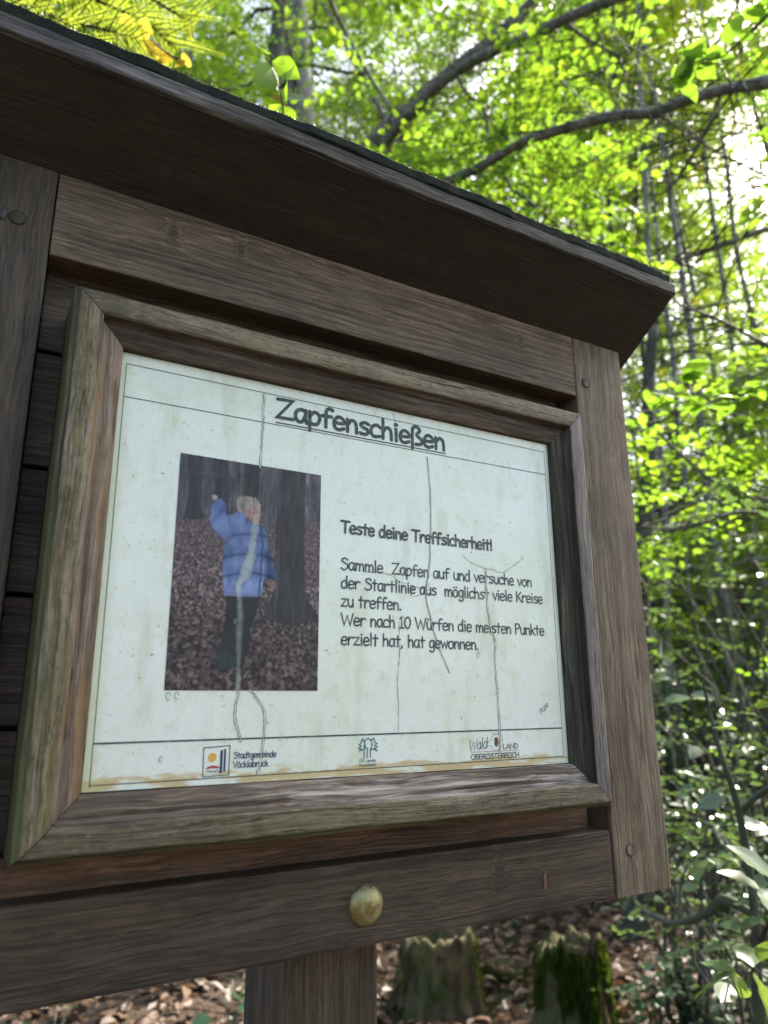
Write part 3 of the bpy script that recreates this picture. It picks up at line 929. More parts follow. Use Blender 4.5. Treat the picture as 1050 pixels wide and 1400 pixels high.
# the strip where the film has peeled
bd = np.array([(.552, -.01, .010), (.546, .159, .012), (.536, .23, .020), (.521, .30, .030), (.507, .394, .028), (.491, .462, .036), (.463, .522, .040), (.425, .556, .020), (.437, .613, .021),
               (.449, .693, .021), (.446, .781, .020), (.451, .875, .017), (.452, .929, .017), (.453, 1.0, .015)])
cu = np.interp(vv, bd[:, 1], bd[:, 0]) + .006 * (vnoise(1, 40, 41) - .5); wu = np.interp(vv, bd[:, 1], bd[:, 2]) * (.85 + .5 * vnoise(1, 60, 42))
strip = np.clip(1.3 - np.abs(uu - cu) / wu * 1.3, 0, 1) ** .4 * np.interp(vv, [0, .2, .27, .56, .62, .9, 1], [.25, .25, .6, .9, .62, .5, .8])
strip *= (.75 + .4 * vnoise(40, 60, 43))
img = img * (1 - strip[..., None]) + np.array([158, 166, 160.]) * strip[..., None]
edge_ = np.abs(np.abs(uu - cu) - wu) < .003
img[edge_ & (vnoise(20, 60, 44) > .45)] *= .72
# ragged crease on the left of the band
img += 10 * (vnoise(100, 150, 50)[..., None] - .5)
scr = np.abs(vv - .078 - .004 * np.sin(uu * 20)) < .0018; img[scr & (uu > .03) & (uu < .3)] += 25
k_ = np.array([.25, .5, .25])
for ax in (0, 1):
    sm_ = (np.roll(img, 1, ax) * .25 + img * .5 + np.roll(img, -1, ax) * .25)
    img = sm_
img += 9 * (vnoise(150, 225, 61)[..., None] - .5) + 8 * (vnoise(8, 10, 62)[..., None] - .5)
img = img * 1.04 + 6
img = np.clip(img, 8, 235) / 255
lin = np.where(img <= .04045, img / 12.92, ((img + .055) / 1.055) ** 2.4) * 1.02
PX0, PX1, PZ0, PZ1 = -.1560, -.0434, -.0882, .0802
gx = np.linspace(PX0, PX1, NX); gz = np.linspace(PZ1, PZ0, NZ)
X, Z = np.meshgrid(gx, gz)
Vp = np.stack([X.ravel(), np.full(X.size, YI), Z.ravel()], 1)
idx = np.arange(NX * NZ).reshape(NZ, NX)
Fp = np.stack([idx[:-1, :-1].ravel(), idx[1:, :-1].ravel(), idx[1:, 1:].ravel(), idx[:-1, 1:].ravel()], 1)
ph = mk_np('printed_photo', Vp, Fp, M_photo, None, False, np.concatenate([lin.reshape(-1, 3), np.ones((NX * NZ, 1))], 1))
ph.parent = sh
ph['label'] = 'faded photo of a fair-haired child in a blue padded coat throwing, in autumn woods'

# ---- cracks and lifted seams in the film
def seam(P, w=1.1, name='film_crack', both=True, jit=.5):
    random.seed(int(abs(P[0][0]) * 10))
    Q = catmull(P, 7)
    Q = [(q[0] + random.uniform(-jit, jit) * .6, q[1] + random.uniform(-.3, .3)) for q in Q]
    g = []
    ws = [random.uniform(.14, .55) for _ in Q]
    if both:
        k = [random.uniform(.5, 1.3) for _ in Q]
        g.append(ribbon([(q[0] - w * .5 * kk, q[1]) for q, kk in zip(Q, k)], ws, YI - .0002))
        g.append(ribbon([(q[0] + w * .5 * kk, q[1]) for q, kk in zip(Q, k)], ws[::-1], YI - .0003))
        lo_ = prt('lifted_film', [ribbon(Q, [w * .55 * kk for kk in k], YI - .00012)], M_crackl)
    else:
        g.append(ribbon(Q, ws, YI - .0002))
    return prt(name, g, M_crackd)
seam([(-94.1, 140), (-94.3, 125), (-94.0, 108.4), (-94.6, 90), (-95, 78.2)], 1.4)
seam([(-104.3, -88.1), (-106.0, -98.6), (-106.0, -108.4), (-102.4, -118.3), (-101.1, -123.1)], 1.5)
seam([(-95.7, -88.1), (-86.5, -98.7), (-84.0, -108.8), (-84.6, -121.2), (-86.2, -135.8), (-87.9, -145.4)], 1.5)
seam([(59.4, 112.9), (61.5, 76.2), (60.5, 36.8), (58.3, 11.1), (54.8, -7.8), (58.6, -29.0), (65.3, -49.9), (76.3, -73.5)], .9)
seam([(118.7, 17), (118.7, 9.6), (119.0, -16.4), (122.7, -36.6), (126.0, -47.9), (124.5, -60.4), (125.9, -91.2), (126.5, -121.2), (125.4, -138.9)], 1.3)
seam([(92.5, 29.0), (100, 23.5), (108.0, 20.5), (120.0, 17.6), (128, 17.4)], .8, both=False)
seam([(163.1, 31.6), (149.5, 22.2), (136.4, 15.7), (124, 19)], .8, both=False)
seam([(28.0, -33.6), (28.4, -56.9), (26.0, -79.9), (26.8, -100), (26.2, -118.9)], .8, both=False)
seam([(-2.4, 4.8), (18.0, 4.7), (32.0, -1.5), (46.2, -4.1), (58, -6)], .8, both=False)
seam([(30, -8), (42, -5), (40, -12), (52, -9), (58, 0)], .8, both=False, jit=.8)
seam([(24.5, 147.6), (26.6, 139.8), (25.6, 135), (27.3, 131.1)], .9, both=False)
# dirt flecks
random.seed(21)
g = []
for i in range(150):
    x, z = random.uniform(-195, 192), random.uniform(-140, 108)
    a = random.uniform(0, 3.1); l = random.choice([.4, .6, .8, 2.4]) * random.uniform(.6, 1.3)
    if -160 < x < -40 and -92 < z < 84: continue
    P = [(x, z), (x + l * .5 * math.cos(a), z + l * .5 * math.sin(a)), (x + l * math.cos(a + .6), z + l * math.sin(a + .6))]
    g.append(ribbon(P, [.1, random.uniform(.25, .7), .1], YI - .0001))
for (x, z, r) in ((-153, -92, 2.6), (-147.5, -91.5, 2.2), (107, -58, 2.2), (-155.2, -132, 1.7)):
    C_ = [(x + r * .6 * math.cos(k * .6), z + r * math.sin(k * .6)) for k in range(10)]
    g.append(ribbon(C_, .35, YI - .0002))
g = prt('dirt_flecks', g, M_crackd); g['kind'] = 'stuff'
# ------------------------------------------------------------------ the wood
SA = SUN_DIR.cross(Vector((0, 0, 1))).normalized()
SB = SUN_DIR.cross(SA).normalized()
SUNM = np.array([list(SA), list(SB)])
nz_r = np.random.default_rng(77)
NG = nz_r.random((4, 256, 256))


def vn2(a, b, ch):
    ai = np.floor(a).astype(int); bi = np.floor(b).astype(int)
    ta = sm(a - ai); tb = sm(b - bi)
    g = NG[ch]
    f = lambda i, j: g[i % 256, j % 256]
    return (f(ai, bi) * (1 - ta) + f(ai + 1, bi) * ta) * (1 - tb) + (f(ai, bi + 1) * (1 - ta) + f(ai + 1, bi + 1) * ta) * tb


# places the sun reaches through holes in the canopy: (point, radius)
FLECKS = [(at(1010, 1350, 1.25), .4), (at(1040, 1200, 1.35), .3), (at(790, 1272, 4.7), .3), (at(850, 1290, 5.2), .3), (at(905, 1265, 6.2), .8), (at(600, 1275, 4.4), .3), (at(550, 1290, 4.3), .2), (at(60, 1380, 3.8), .15), (at(1000, 1250, 3.4), .3), (at(930, 850, 4.0), .4),
          (at(820, 1330, 4.1), .16), (at(130, 60, 1.9), .5), (at(390, 110, 1.35), .22), (at(860, 360, 2.8), .5), (at(980, 900, 5.0), .8), (at(1000, 150, 4.5), .9),
          (at(700, 150, 6.0), 1.0), (at(560, 80, 7.0), .9), (at(920, 1000, 4.5), .35), (at(980, 1150, 5.0), .35), (at(300, 30, 6.0), 1.0)]
FLK = np.array([SUNM @ np.array(p) for p, r in FLECKS]); FLR = np.array([r for p, r in FLECKS])
FLR = FLR * .8 + .10
FLD = np.array([np.array(p) @ np.array(SUN_DIR) for p, r in FLECKS])


# windows in the foliage through which the photo shows a limb or a trunk: two photo points, half width, distance
GAPS = [((408, 180), (400, 0), 42, 7.0), ((372, 175), (383, 0), 14, 6.6), ((490, 215), (730, 0), 17, 4.9), ((556, 160), (850, 0), 11, 4.2), ((604, 252), (745, 184), 11, 3.5),
        ((745, 184), (893, 154), 11, 3.35), ((893, 154), (1060, 110), 11, 3.2), ((890, 330), (874, 0), 9, 8.5)]
HOLES = [((985, 70), (1050, 50), 7, .7)]


def clear_view(C, rg):
    q = (C - CT) @ CR
    z = -q[:, 2]
    u = CX + FPX * q[:, 0] / np.maximum(z, .01); v = CY - FPX * q[:, 1] / np.maximum(z, .01)
    dist = np.linalg.norm(C - CT, axis=1)
    keep = np.ones(len(C), bool)
    for a, b_, hw, d in GAPS:
        a = np.array(a, float); b_ = np.array(b_, float)
        t_ = np.clip(((u - a[0]) * (b_[0] - a[0]) + (v - a[1]) * (b_[1] - a[1])) / ((b_ - a) @ (b_ - a)), 0, 1)
        e = np.hypot(u - a[0] - t_ * (b_[0] - a[0]), v - a[1] - t_ * (b_[1] - a[1]))
        keep &= ~((z > 0) & (dist < d) & (e < hw + np.clip(FPX * .17 / dist, 20, 60)) & (rg.random(len(C)) < .93))
    for a, b_, hw, pr in HOLES:                # where the sky shines through
        a = np.array(a, float); b_ = np.array(b_, float)
        t_ = np.clip(((u - a[0]) * (b_[0] - a[0]) + (v - a[1]) * (b_[1] - a[1])) / ((b_ - a) @ (b_ - a)), 0, 1)
        e = np.hypot(u - a[0] - t_ * (b_[0] - a[0]), v - a[1] - t_ * (b_[1] - a[1]))
        keep &= ~((z > 0) & (e < hw + np.clip(FPX * .17 / dist, 5, 60)) & (rg.random(len(C)) < pr))
    return keep


ZQ = SUNM @ np.array(at(960, 1120, 5.0)); ZD = float(np.array(at(960, 1120, 5.0)) @ np.array(SUN_DIR))


def open_to_sun(C, amount=.47):
    q = C @ SUNM.T
    n = .55 * vn2(q[:, 0] / .9 + 50, q[:, 1] / .9 + 50, 0) + .3 * vn2(q[:, 0] / .38 + 20, q[:, 1] / .38 + 90, 1) + .15 * vn2(q[:, 0] / .16, q[:, 1] / .16, 2)
    dep = C @ np.array(SUN_DIR)
    zr = np.hypot((q[:, 0] - ZQ[0]) / 4.2, (q[:, 1] - ZQ[1]) / 2.4)
    keep = n > np.where((zr < 1) & (dep > ZD + 1.2), max(amount, .46) + .07 * (1 - zr), amount)
    for k in range(len(FLR)):
        d = np.hypot(q[:, 0] - FLK[k, 0], q[:, 1] - FLK[k, 1])
        keep &= ~((d < FLR[k] * .8) & (dep > FLD[k] + FLR[k] * 1.2))
    return keep


def leaf_geo(C, D, N, L, rg, w=.62, simple=False):
    """leaves from base points C, directions D, normals N (rows), lengths L"""
    D = D / np.linalg.norm(D, axis=1, keepdims=True)
    S = np.cross(D, N); S /= np.linalg.norm(S, axis=1, keepdims=True) + 1e-9
    Nn = np.cross(S, D)
    n = len(C)
    L = L[:, None]
    fold = rg.uniform(.02, .16, (n, 1)) * L; droop = rg.uniform(-.02, .16, (n, 1)) * L
    if simple:
        m_ = C + D * L * .5
        pts = [C, m_ + S * L * w * .5 + Nn * fold, C + D * L - Nn * droop, m_ - S * L * w * .5 + Nn * fold]
        V = np.stack(pts, 1).reshape(-1, 3)
        F = np.arange(n)[:, None] * 4 + np.array([[0, 1, 2, 3]])
        return V, F
    a = C + D * L * .30; b = C + D * L * .70 - Nn * droop * .5
    pts = [C, a + S * L * w * .46 + Nn * fold, b + S * L * w * .40 + Nn * fold, C + D * L - Nn * droop,
           b - S * L * w * .40 + Nn * fold, a - S * L * w * .46 + Nn * fold]
    V = np.stack(pts, 1).reshape(-1, 3)
    i = np.arange(n)[:, None] * 6
    F = np.concatenate([i + np.array([[0, 1, 2, 3]]), i + np.array([[0, 3, 4, 5]])], 0)
    return V, F


def sprays(C, D, k, leafL, sprayL, rg, tilt=.3, simple=False, w=.62):
    """flat sprays of k alternate leaves on a twig from C along D"""
    n = len(C)
    D = D / np.linalg.norm(D, axis=1, keepdims=True)
    up = np.tile([0, 0, 1.0], (n, 1)) + rg.normal(0, tilt, (n, 3))
    S = np.cross(D, up); S /= np.linalg.norm(S, axis=1, keepdims=True) + 1e-9
    N = np.cross(S, D)
    cs, ds, ns, ls = [], [], [], []
    for j in range(k):
        s = (j + .5) / k
        side = 1 if j % 2 else -1
        if j == k - 1: side = 0
        ang = rg.uniform(.6, 1.15, n) * side
        d = D * np.cos(ang)[:, None] + S * np.sin(ang)[:, None] + N * rg.normal(-.06, .14, n)[:, None]
        cs.append(C + D * (s * sprayL)[:, None] - np.array([0, 0, 1.0]) * ((s ** 2) * sprayL * .12)[:, None])
        ds.append(d); ns.append(N + rg.normal(0, .28, (n, 3)))
        ls.append(leafL * rg.uniform(.65, 1.15, n) * (1 - .25 * abs(s - .5)))
    return leaf_geo(np.concatenate(cs), np.concatenate(ds), np.concatenate(ns), np.concatenate(ls), rg, w, simple)


def twig_prisms(A, B, r):
    """thin three-sided twigs from A to B"""
    n = len(A)
    d = B - A; d /= np.linalg.norm(d, axis=1, keepdims=True) + 1e-9
    s = np.cross(d, [.3, .2, .93]); s /= np.linalg.norm(s, axis=1, keepdims=True) + 1e-9
    t_ = np.cross(d, s)
    M_ = (A + B) / 2 + np.array([0, 0, 1.]) * (np.linalg.norm(B - A, axis=1) * .04)[:, None]
    V = []
    for P, k in ((A, 1.0), (M_, .75), (B, .35)):
        for a in (0, 2.09, 4.19):
            V.append(P + (s * math.cos(a) + t_ * math.sin(a)) * (r * k)[:, None])
    V = np.stack(V, 1).reshape(-1, 3)
    i = np.arange(n)[:, None] * 9
    F = np.concatenate([i + np.array([[a, b, b + 3, a + 3]]) for a, b in ((0, 1), (1, 2), (2, 0), (3, 4), (4, 5), (5, 3))])
    return V, F


M_leaf = leaf_mat('beech leaves', (.052, .11, .018), (.245, .43, .028), gloss=.45, rough=.38, tmix=.55)
M_leafb = leaf_mat('yellow green leaves', (.065, .12, .012), (.36, .48, .015), gloss=.4, rough=.4, tmix=.6, yellow=.03)
M_leafd = leaf_mat('glossy shrub leaves', (.078, .115, .060), (.16, .27, .06), gloss=1.0, rough=.27, tmix=.3)
M_leafu = leaf_mat('undergrowth leaves', (.055, .10, .03), (.18, .30, .035), gloss=.8, rough=.3, tmix=.4)
M_leafi = leaf_mat('ivy leaves', (.03, .075, .03), (.10, .22, .04), gloss=.6, rough=.35, tmix=.3)
M_far = leaf_mat('far leaves', (.055, .11, .02), (.24, .38, .025), gloss=.4, rough=.45, tmix=.5)
M_needle = leaf_mat('needles', (.10, .17, .02), (.48, .62, .05), gloss=.4, rough=.4, tmix=.5)
M_litter = leaf_mat('leaf litter', (.135, .085, .053), (.18, .09, .05), gloss=.4, rough=.5, tmix=.2)
M_barkg = bark('grey beech bark', (.10, .10, .09), (.25, .245, .22), 9, .25)
M_barkd = bark('dark bark', (.035, .032, .028), (.085, .08, .07), 12, .35)
M_barkl = bark('limb bark', (.075, .072, .062), (.20, .19, .165), 30, .2, 1.0, .003)
M_twig = plain('twig bark', (.055, .045, .035), .8, spec=.2)
M_stump = bark('rotten stump', (.022, .016, .010), (.105, .07, .04), 16, .45, .12, .02)
M_soil = None
t = NT('forest floor')
tc = t.n('ShaderNodeTexCoord').outputs['Object']
n1 = t.noise(tc, 14, 5, .7); n2 = t.noise(tc, 1.1, 4, .6); n3 = t.noise(tc, 60, 4, .6)
c = t.mix(t.ramp(n1, .35, .65), (.035, .024, .016), (.115, .075, .05))
c = t.mix(t.ramp(n2, .5, .65), c, (.035, .05, .018))
c = t.mix(t.math('MULTIPLY', t.ramp(n3, .5, .7), .5), c, (.02, .015, .012))
t.principled(c, .9, t.bump(t.math('ADD', n1, n3), .03), spec=.2)
M_soil = t.m


def gz(x, y):
    """height of the ground: level round the board, rising to a bank behind"""
    r = math.hypot(x, y)
    az = math.degrees(math.atan2(x, y))
    k = max(0.0, min(1.0, (r - 5.5) / 16))
    front = max(0.0, math.cos(math.radians(az - 30)))
    h = GZ + 6.0 * k * k * (3 - 2 * k) * front
    n = noise.noise(Vector((x * .45, y * .45, 3))) * .16 + noise.noise(Vector((x * 1.7, y * 1.7, 8))) * .06
    return h + n * min(1, max(0, (r - .6) / 1.5))


def build_ground():
    rs = np.concatenate([np.linspace(.0, 9, 60)[1:], np.geomspace(9.3, 150, 40)])
    n = 120
    V = [(0, 0, gz(0, 0))]
    for r in rs:
        for k in range(n):
            a = 2 * math.pi * k / n
            V.append((r * math.sin(a), r * math.cos(a), gz(r * math.sin(a), r * math.cos(a))))
    F = [(0, 1 + (k + 1) % n, 1 + k) for k in range(n)]
    for i in range(len(rs) - 1):
        for k in range(n):
            a = 1 + i * n + k; b = 1 + i * n + (k + 1) % n
            F.append((a, b, b + n, a + n))
    g = mk('ground', V, F, M_soil, None, True)
    g['kind'] = 'structure'
    return g
build_ground()


def litter():
    rg = np.random.default_rng(5)
    n = 26000
    r = 1.2 + 9.5 * rg.random(n) ** .75
    az = np.radians(rg.uniform(-12, 78, n))
    x = r * np.sin(az) + CT[0]; y = r * np.cos(az) + CT[1]
    z = np.array([gz(a, b) for a, b in zip(x, y)]) + rg.uniform(.004, .035, n)
    C = np.stack([x, y, z], 1)
    a = rg.uniform(0, 2 * np.pi, n)
    D = np.stack([np.cos(a), np.sin(a), rg.normal(0, .3, n)], 1)
    N = np.stack([rg.normal(0, .4, n), rg.normal(0, .4, n), np.ones(n)], 1)
    V, F = leaf_geo(C, D, N, rg.uniform(.045, .10, n), rg, .62)
    o = mk_np('leaf_litter', V, F, M_litter); tag(o, 'brown fallen beech leaves covering the forest floor', 'leaf litter', kind='stuff')
    n = 900
    r = 1.5 + 7 * rg.random(n); az = np.radians(rg.uniform(-12, 78, n))
    x = r * np.sin(az) + CT[0]; y = r * np.cos(az) + CT[1]
    z = np.array([gz(a, b) for a, b in zip(x, y)]) + rg.uniform(.01, .05, n)
    A = np.stack([x, y, z], 1); a = rg.uniform(0, 6.28, n); l = rg.uniform(.08, .45, n)
    B = A + np.stack([np.cos(a) * l, np.sin(a) * l, rg.normal(0, .12, n) * l], 1)
    V, F = twig_prisms(A, B, rg.uniform(.0015, .005, n))
    o = mk_np('fallen_twigs', V, F, M_twig); tag(o, 'thin dead twigs scattered over the leaf litter', 'twigs', kind='stuff')
litter()


def ground_at(px, py):
    """where a line of sight meets the ground"""
    for d in np.arange(1.5, 40, .02):
        p = at(px, py, d)
        if p.z <= gz(p.x, p.y): return p
    return at(px, py, 20)


def tree(name, label, cat, base, pts, rad, mat, group=None, nb_=14, h0=2.0, blen=(1.2, 2.8), leaf=.062, leafmat=None, kk=8, sub=(7, 3),
         limbs=(), limbmat=None, seed=1, dens=1.0, simple=False, amount=.47, sides=12, only_front=False, twigs=True):
    """trunk through pts with branches carrying flat sprays of leaves"""
    rg = np.random.default_rng(seed)
    root = thing(name, label, cat, base, group)
    q, r = smooth_path(pts, rad, 6)
    v, f = tube_geo(q, r, sides, .10, 2.2)
    tr = mk('trunk', v, f, mat, root, True)
    Cs, Ds, TA, TB_, TR = [], [], [], [], []
    zs = np.array([p.z for p in q])
    top = zs.max()
    bg_ = []
    for i in range(nb_):
        hh = h0 + (top - h0) * ((i + rg.random()) / nb_)
        z = hh + GZ if hh + GZ < top else top - .2
        k = int(np.argmin(abs(zs - z)))
        st = np.array(q[k])
        a = rg.uniform(0, 2 * np.pi) if not only_front else rg.uniform(0, 2 * np.pi)
        l = rg.uniform(*blen) * (1 - .35 * (hh / (top - GZ)) ** 2)
        up = rg.uniform(.05, .55)
        d = np.array([math.cos(a), math.sin(a), up]); d /= np.linalg.norm(d)
        P = [st]
        for s in range(1, 6):
            P.append(P[-1] + d * l / 5 + rg.normal(0, .035 * l, 3) - np.array([0, 0, .012 * l * s]))
        r0 = min(r[k] * .42, .012 + .010 * l)
        v, f = tube_geo([Vector(p) for p in P], list(np.linspace(r0, .003, 6)), 5)
        if not open_to_sun(np.array([P[3]]), 0)[0]: continue
        bg_.append((v, f))
        P = np.array(P)
        nsub = int(sub[0] * l / 2 * dens * 1.6) + 2
        for s in range(nsub):
            tt = rg.uniform(.15, 1.0) * 5
            i0 = min(int(tt), 4); c = P[i0] + (P[i0 + 1] - P[i0]) * (tt - i0)
            sd_ = np.cross(d, [0, 0, 1]); sd_ /= np.linalg.norm(sd_)
            dd = d * rg.uniform(.3, 1) + sd_ * rg.choice([-1, 1]) * rg.uniform(.3, 1.0) + np.array([0, 0, rg.normal(0, .18)])
            dd /= np.linalg.norm(dd)
            sl_ = l * rg.uniform(.18, .42) * (1.15 - tt / 9)
            e = c + dd * sl_
            TA.append(c); TB_.append(e); TR.append(.0035)
            for w_ in range(sub[1]):
                g_ = rg.uniform(.25, 1.0)
                cc = c + (e - c) * g_ + rg.normal(0, .02, 3)
                d3 = dd * .8 + np.cross(dd, [0, 0, 1]) * rg.choice([-1, 1]) * rg.uniform(.1, .9) + rg.normal(0, .12, 3)
                Cs.append(cc); Ds.append(d3)
    if bg_:
        v, f = join_geo(bg_); o = mk('branches', v, f, limbmat or mat, root, True); o['kind'] = 'stuff'
    for (lp, lr) in limbs:
        qq, rr = smooth_path(lp, lr, 7)
        v, f = tube_geo(qq, rr, 10, .10, 9)
        mk('limb', v, f, limbmat or mat, root, True)
        # sprays along the limb
        for s in range(int(len(qq) * 1.2)):
            k = rg.integers(2, len(qq)); c = np.array(qq[k]); a = rg.uniform(0, 6.28)
            dd = np.array([math.cos(a), math.sin(a), rg.normal(.1, .3)]); l = rg.uniform(.25, .7); e = c + dd * l
            if rr[k] > .05: continue
            TA.append(c); TB_.append(e); TR.append(.003)
            for w_ in range(3):
                Cs.append(c + (e - c) * rg.uniform(.35, 1)); Ds.append(dd + rg.normal(0, .35, 3))
    C = np.array(Cs); D = np.array(Ds)
    # leaves only where they keep clear of the board and the camera
    keep = open_to_sun(C, amount) & (np.hypot(C[:, 0], C[:, 1]) > 1.15) & clear_view(C, rg)
    C = C[keep]; D = D[keep]
    n = len(C)
    V, F = sprays(C, D, kk, leaf, rg.uniform(.22, .42, n) * (leaf / .062), rg, .28, simple)
    o = mk_np('crown', V, F, leafmat or M_leaf, root); o['kind'] = 'stuff'
    if twigs:
        TA = np.array(TA); TB_ = np.array(TB_)
        V, F = twig_prisms(TA, TB_, np.array(TR)); o = mk_np('twigs', V, F, M_twig, root); o['kind'] = 'stuff'
    return root


def px_trunk(px0, py0, px1, py1, d, r, up=4.0, bend=.06, seed=0):
    """trunk axis through two sight lines at distance d, down to the ground and up beyond the frame"""
    a = at(px0, py0, d); b = at(px1, py1, d)
    a = Vector((a.x, a.y, a.z)); dr = (b - a).normalized()
    if dr.z < 0: dr = -dr; a, b = b, a
    # use same horizontal distance so that the trunk stands upright
    k0 = (a.z - GZ) / dr.z
    base = a - dr * k0
    base.z = gz(base.x, base.y) - .1
    topp = b + dr * up
    P = [base]
    random.seed(seed)
    n = 7
    for i in range(1, n + 1):
        p = base.lerp(topp, i / n) + Vector((random.uniform(-1, 1), random.uniform(-1, 1), 0)) * bend * (1 if i > 1 else .3)
        P.append(p)
    R = [r * 1.35] + [r * (1.05 - .62 * i / n) for i in range(1, n + 1)]
    return P, R, base


def upright(px, d, r, h, seed=0, bend=.08):
    """a vertical trunk seen at image column px (measured on the horizon), horizontal distance d"""
    v = at(px, 949, d)
    x, y = v.x, v.y
    random.seed(seed)
    z0 = gz(x, y) - .1
    n = 8
    lean = Vector((random.uniform(-.06, .06), random.uniform(-.06, .06), 0))
    P, R = [], []
    for i in range(n + 1):
        z = z0 + h * i / n
        P.append(Vector((x, y, z)) + lean * (h * i / n) + Vector((random.uniform(-1, 1), random.uniform(-1, 1), 0)) * bend * (i > 0))
        R.append(r * (1.3 if i == 0 else 1.03 - .8 * i / n))
    return P, R, Vector((x, y, z0))


# trunks one can pick out
def place_trunk(pa, pb, d, r, h_extra, seed, bend=.05):
    """pa, pb: two photo points on the axis; the foot is where the vertical plane meets the ground"""
    A = at(pa[0], pa[1], 1.0); B = at(pb[0], pb[1], 1.0)
    C0 = Vector(CT)
    # keep both points at horizontal distance d from the camera
    def hd(p):
        v = p - C0; s = d / math.hypot(v.x, v.y); return C0 + v * s
    a, b = hd(A), hd(B)
    if a.z > b.z: a, b = b, a
    dr = (b - a) / (b.z - a.z)
    x = a + dr * (GZ - a.z)
    z0 = gz(x.x, x.y) - .12
    base = a + dr * (z0 - a.z)
    top = b + dr * h_extra
    n = 8; P, R = [], []
    random.seed(seed)
    for i in range(n + 1):
        p = base.lerp(top, i / n)
        if 0 < i < n: p += Vector((random.uniform(-1, 1), random.uniform(-1, 1), 0)) * bend
        P.append(p); R.append(r * (1.3 if i == 0 else 1.05 - .5 * i / n))
    return P, R, base


P, R, b = place_trunk((371, 175), (383, 0), 6.6, .115, 4.5, 3, .02)
tree('beech_tree', 'slim dark trunk touching the thick grey trunk above the roof', 'tree', b, P, R, M_barkd, 'beech trees behind the board', nb_=9, h0=3.2, seed=31)
P, R, b = place_trunk((408, 180), (400, 0), 7.0, .225, 5.0, 4, .02)
tree('beech_tree', 'thickest smooth grey trunk rising above the roof', 'tree', b, P, R, M_barkg, 'beech trees behind the board', nb_=12, h0=4.2, seed=32, sides=20)
P, R, b = place_trunk((214, 120), (218, 0), 10.5, .075, 5.0, 5, .03)
tree('beech_tree', 'thin grey trunk at the top left, behind the conifer sprays', 'tree', b, P, R, M_barkg, 'beech trees behind the board', nb_=12, h0=3.5, seed=33)
P, R, b = place_trunk((889, 330), (874, 0), 8.6, .042, 3.5, 6, .06)
tree('young_beech', 'slender upright pale young beech above the roof corner', 'tree', b, P, R, M_barkg, 'beech trees behind the board', nb_=14, h0=3.0, blen=(.8, 1.8), seed=34)
P, R, b = place_trunk((868, 1270), (890, 560), 5.6, .075, .7, 7, .04)
tree('beech_tree', 'dark shaded trunk half hidden by the right side post', 'tree', b, P, R, M_barkd, 'beech trees behind the board', nb_=15, h0=1.6, blen=(.9, 2.0), seed=35)
P, R, b = place_trunk((545, 200), (440, 0), 8.0, .045, 3.0, 8, .04)
tree('young_beech', 'thin pale stem leaning left between thick trunk and grey limb', 'tree', b, P, R, M_barkg, 'beech trees behind the board', nb_=8, h0=4.0, blen=(.8, 1.6), seed=36)

# the leaning tree whose limbs cross the sky over the roof
b = at(330, 949, 5.4); b.z = gz(b.x, b.y) - .1
trunkP = [b, at(345, 760, 5.2), at(400, 480, 5.0), at(450, 300, 4.9)]
trunkR = [.17, .13, .11, .09]
limA = ([at(450, 300, 4.9), at(497, 212, 4.9), at(540, 163, 5.0), at(600, 112, 5.1), at(665, 60, 5.2), at(722, 10, 5.4), at(780, -60, 5.6), at(860, -170, 6)], [.052, .048, .045, .041, .038, .035, .032, .03])
limB = ([at(470, 265, 4.85), at(520, 205, 4.75), at(556, 160, 4.6), at(610, 108, 4.5), at(670, 72, 4.4), at(740, 42, 4.3), at(800, 14, 4.2), at(860, -8, 4.1), at(960, -50, 4)], [.036, .034, .031, .029, .028, .026, .025, .023, .02])
limC = ([at(450, 310, 4.9), at(540, 285, 4.3), at(604, 252, 3.9), at(660, 226, 3.7), at(712, 196, 3.6), at(745, 184, 3.5), at(800, 168, 3.45), at(850, 157, 3.4), at(893, 154, 3.4), at(930, 140, 3.3), at(985, 124, 3.3), at(1050, 112, 3.2), at(1150, 90, 3.1)],
        [.04, .030, .023, .022, .021, .020, .021, .020, .019, .021, .020, .022, .018])
twA = ([at(622, 98, 4.45), at(640, 130, 4.4), at(662, 150, 4.4), at(667, 190, 4.3), at(672, 215, 4.2), at(700, 255, 4.2), at(735, 285, 4.1), at(765, 310, 4.1)], [.010, .010, .009, .010, .009, .012, .008, .006])
twB = ([at(772, 30, 4.3), at(800, 52, 4.2), at(842, 75, 4.2), at(850, 92, 4.2), at(860, 108, 4.1)], [.008, .008, .007, .006, .004])
twC = ([at(985, 130, 3.3), at(970, 170, 3.3), at(945, 215, 3.3), at(915, 262, 3.3)], [.007, .008, .007, .004])
twD = ([at(905, 160, 3.4), at(960, 195, 3.4), at(1035, 235, 3.3), at(1100, 260, 3.3)], [.005, .004, .004, .003])
twE = ([at(447, -10, 5.5), at(470, 40, 5.5), at(500, 95, 5.4), at(535, 150, 5.2)], [.014, .014, .013, .010])
twF = ([at(550, 205, 4.7), at(520, 210, 4.6), at(500, 218, 4.6)], [.006, .006, .004])
tree('leaning_beech', 'leaning beech whose three dark limbs cross the leaves above the roof', 'tree', b, trunkP, trunkR, M_barkl, 'beech trees behind the board', nb_=0, seed=40,
     limbs=(limA, limB, limC, twA, twB, twC, twD, twE, twF), limbmat=M_barkl, amount=.42)

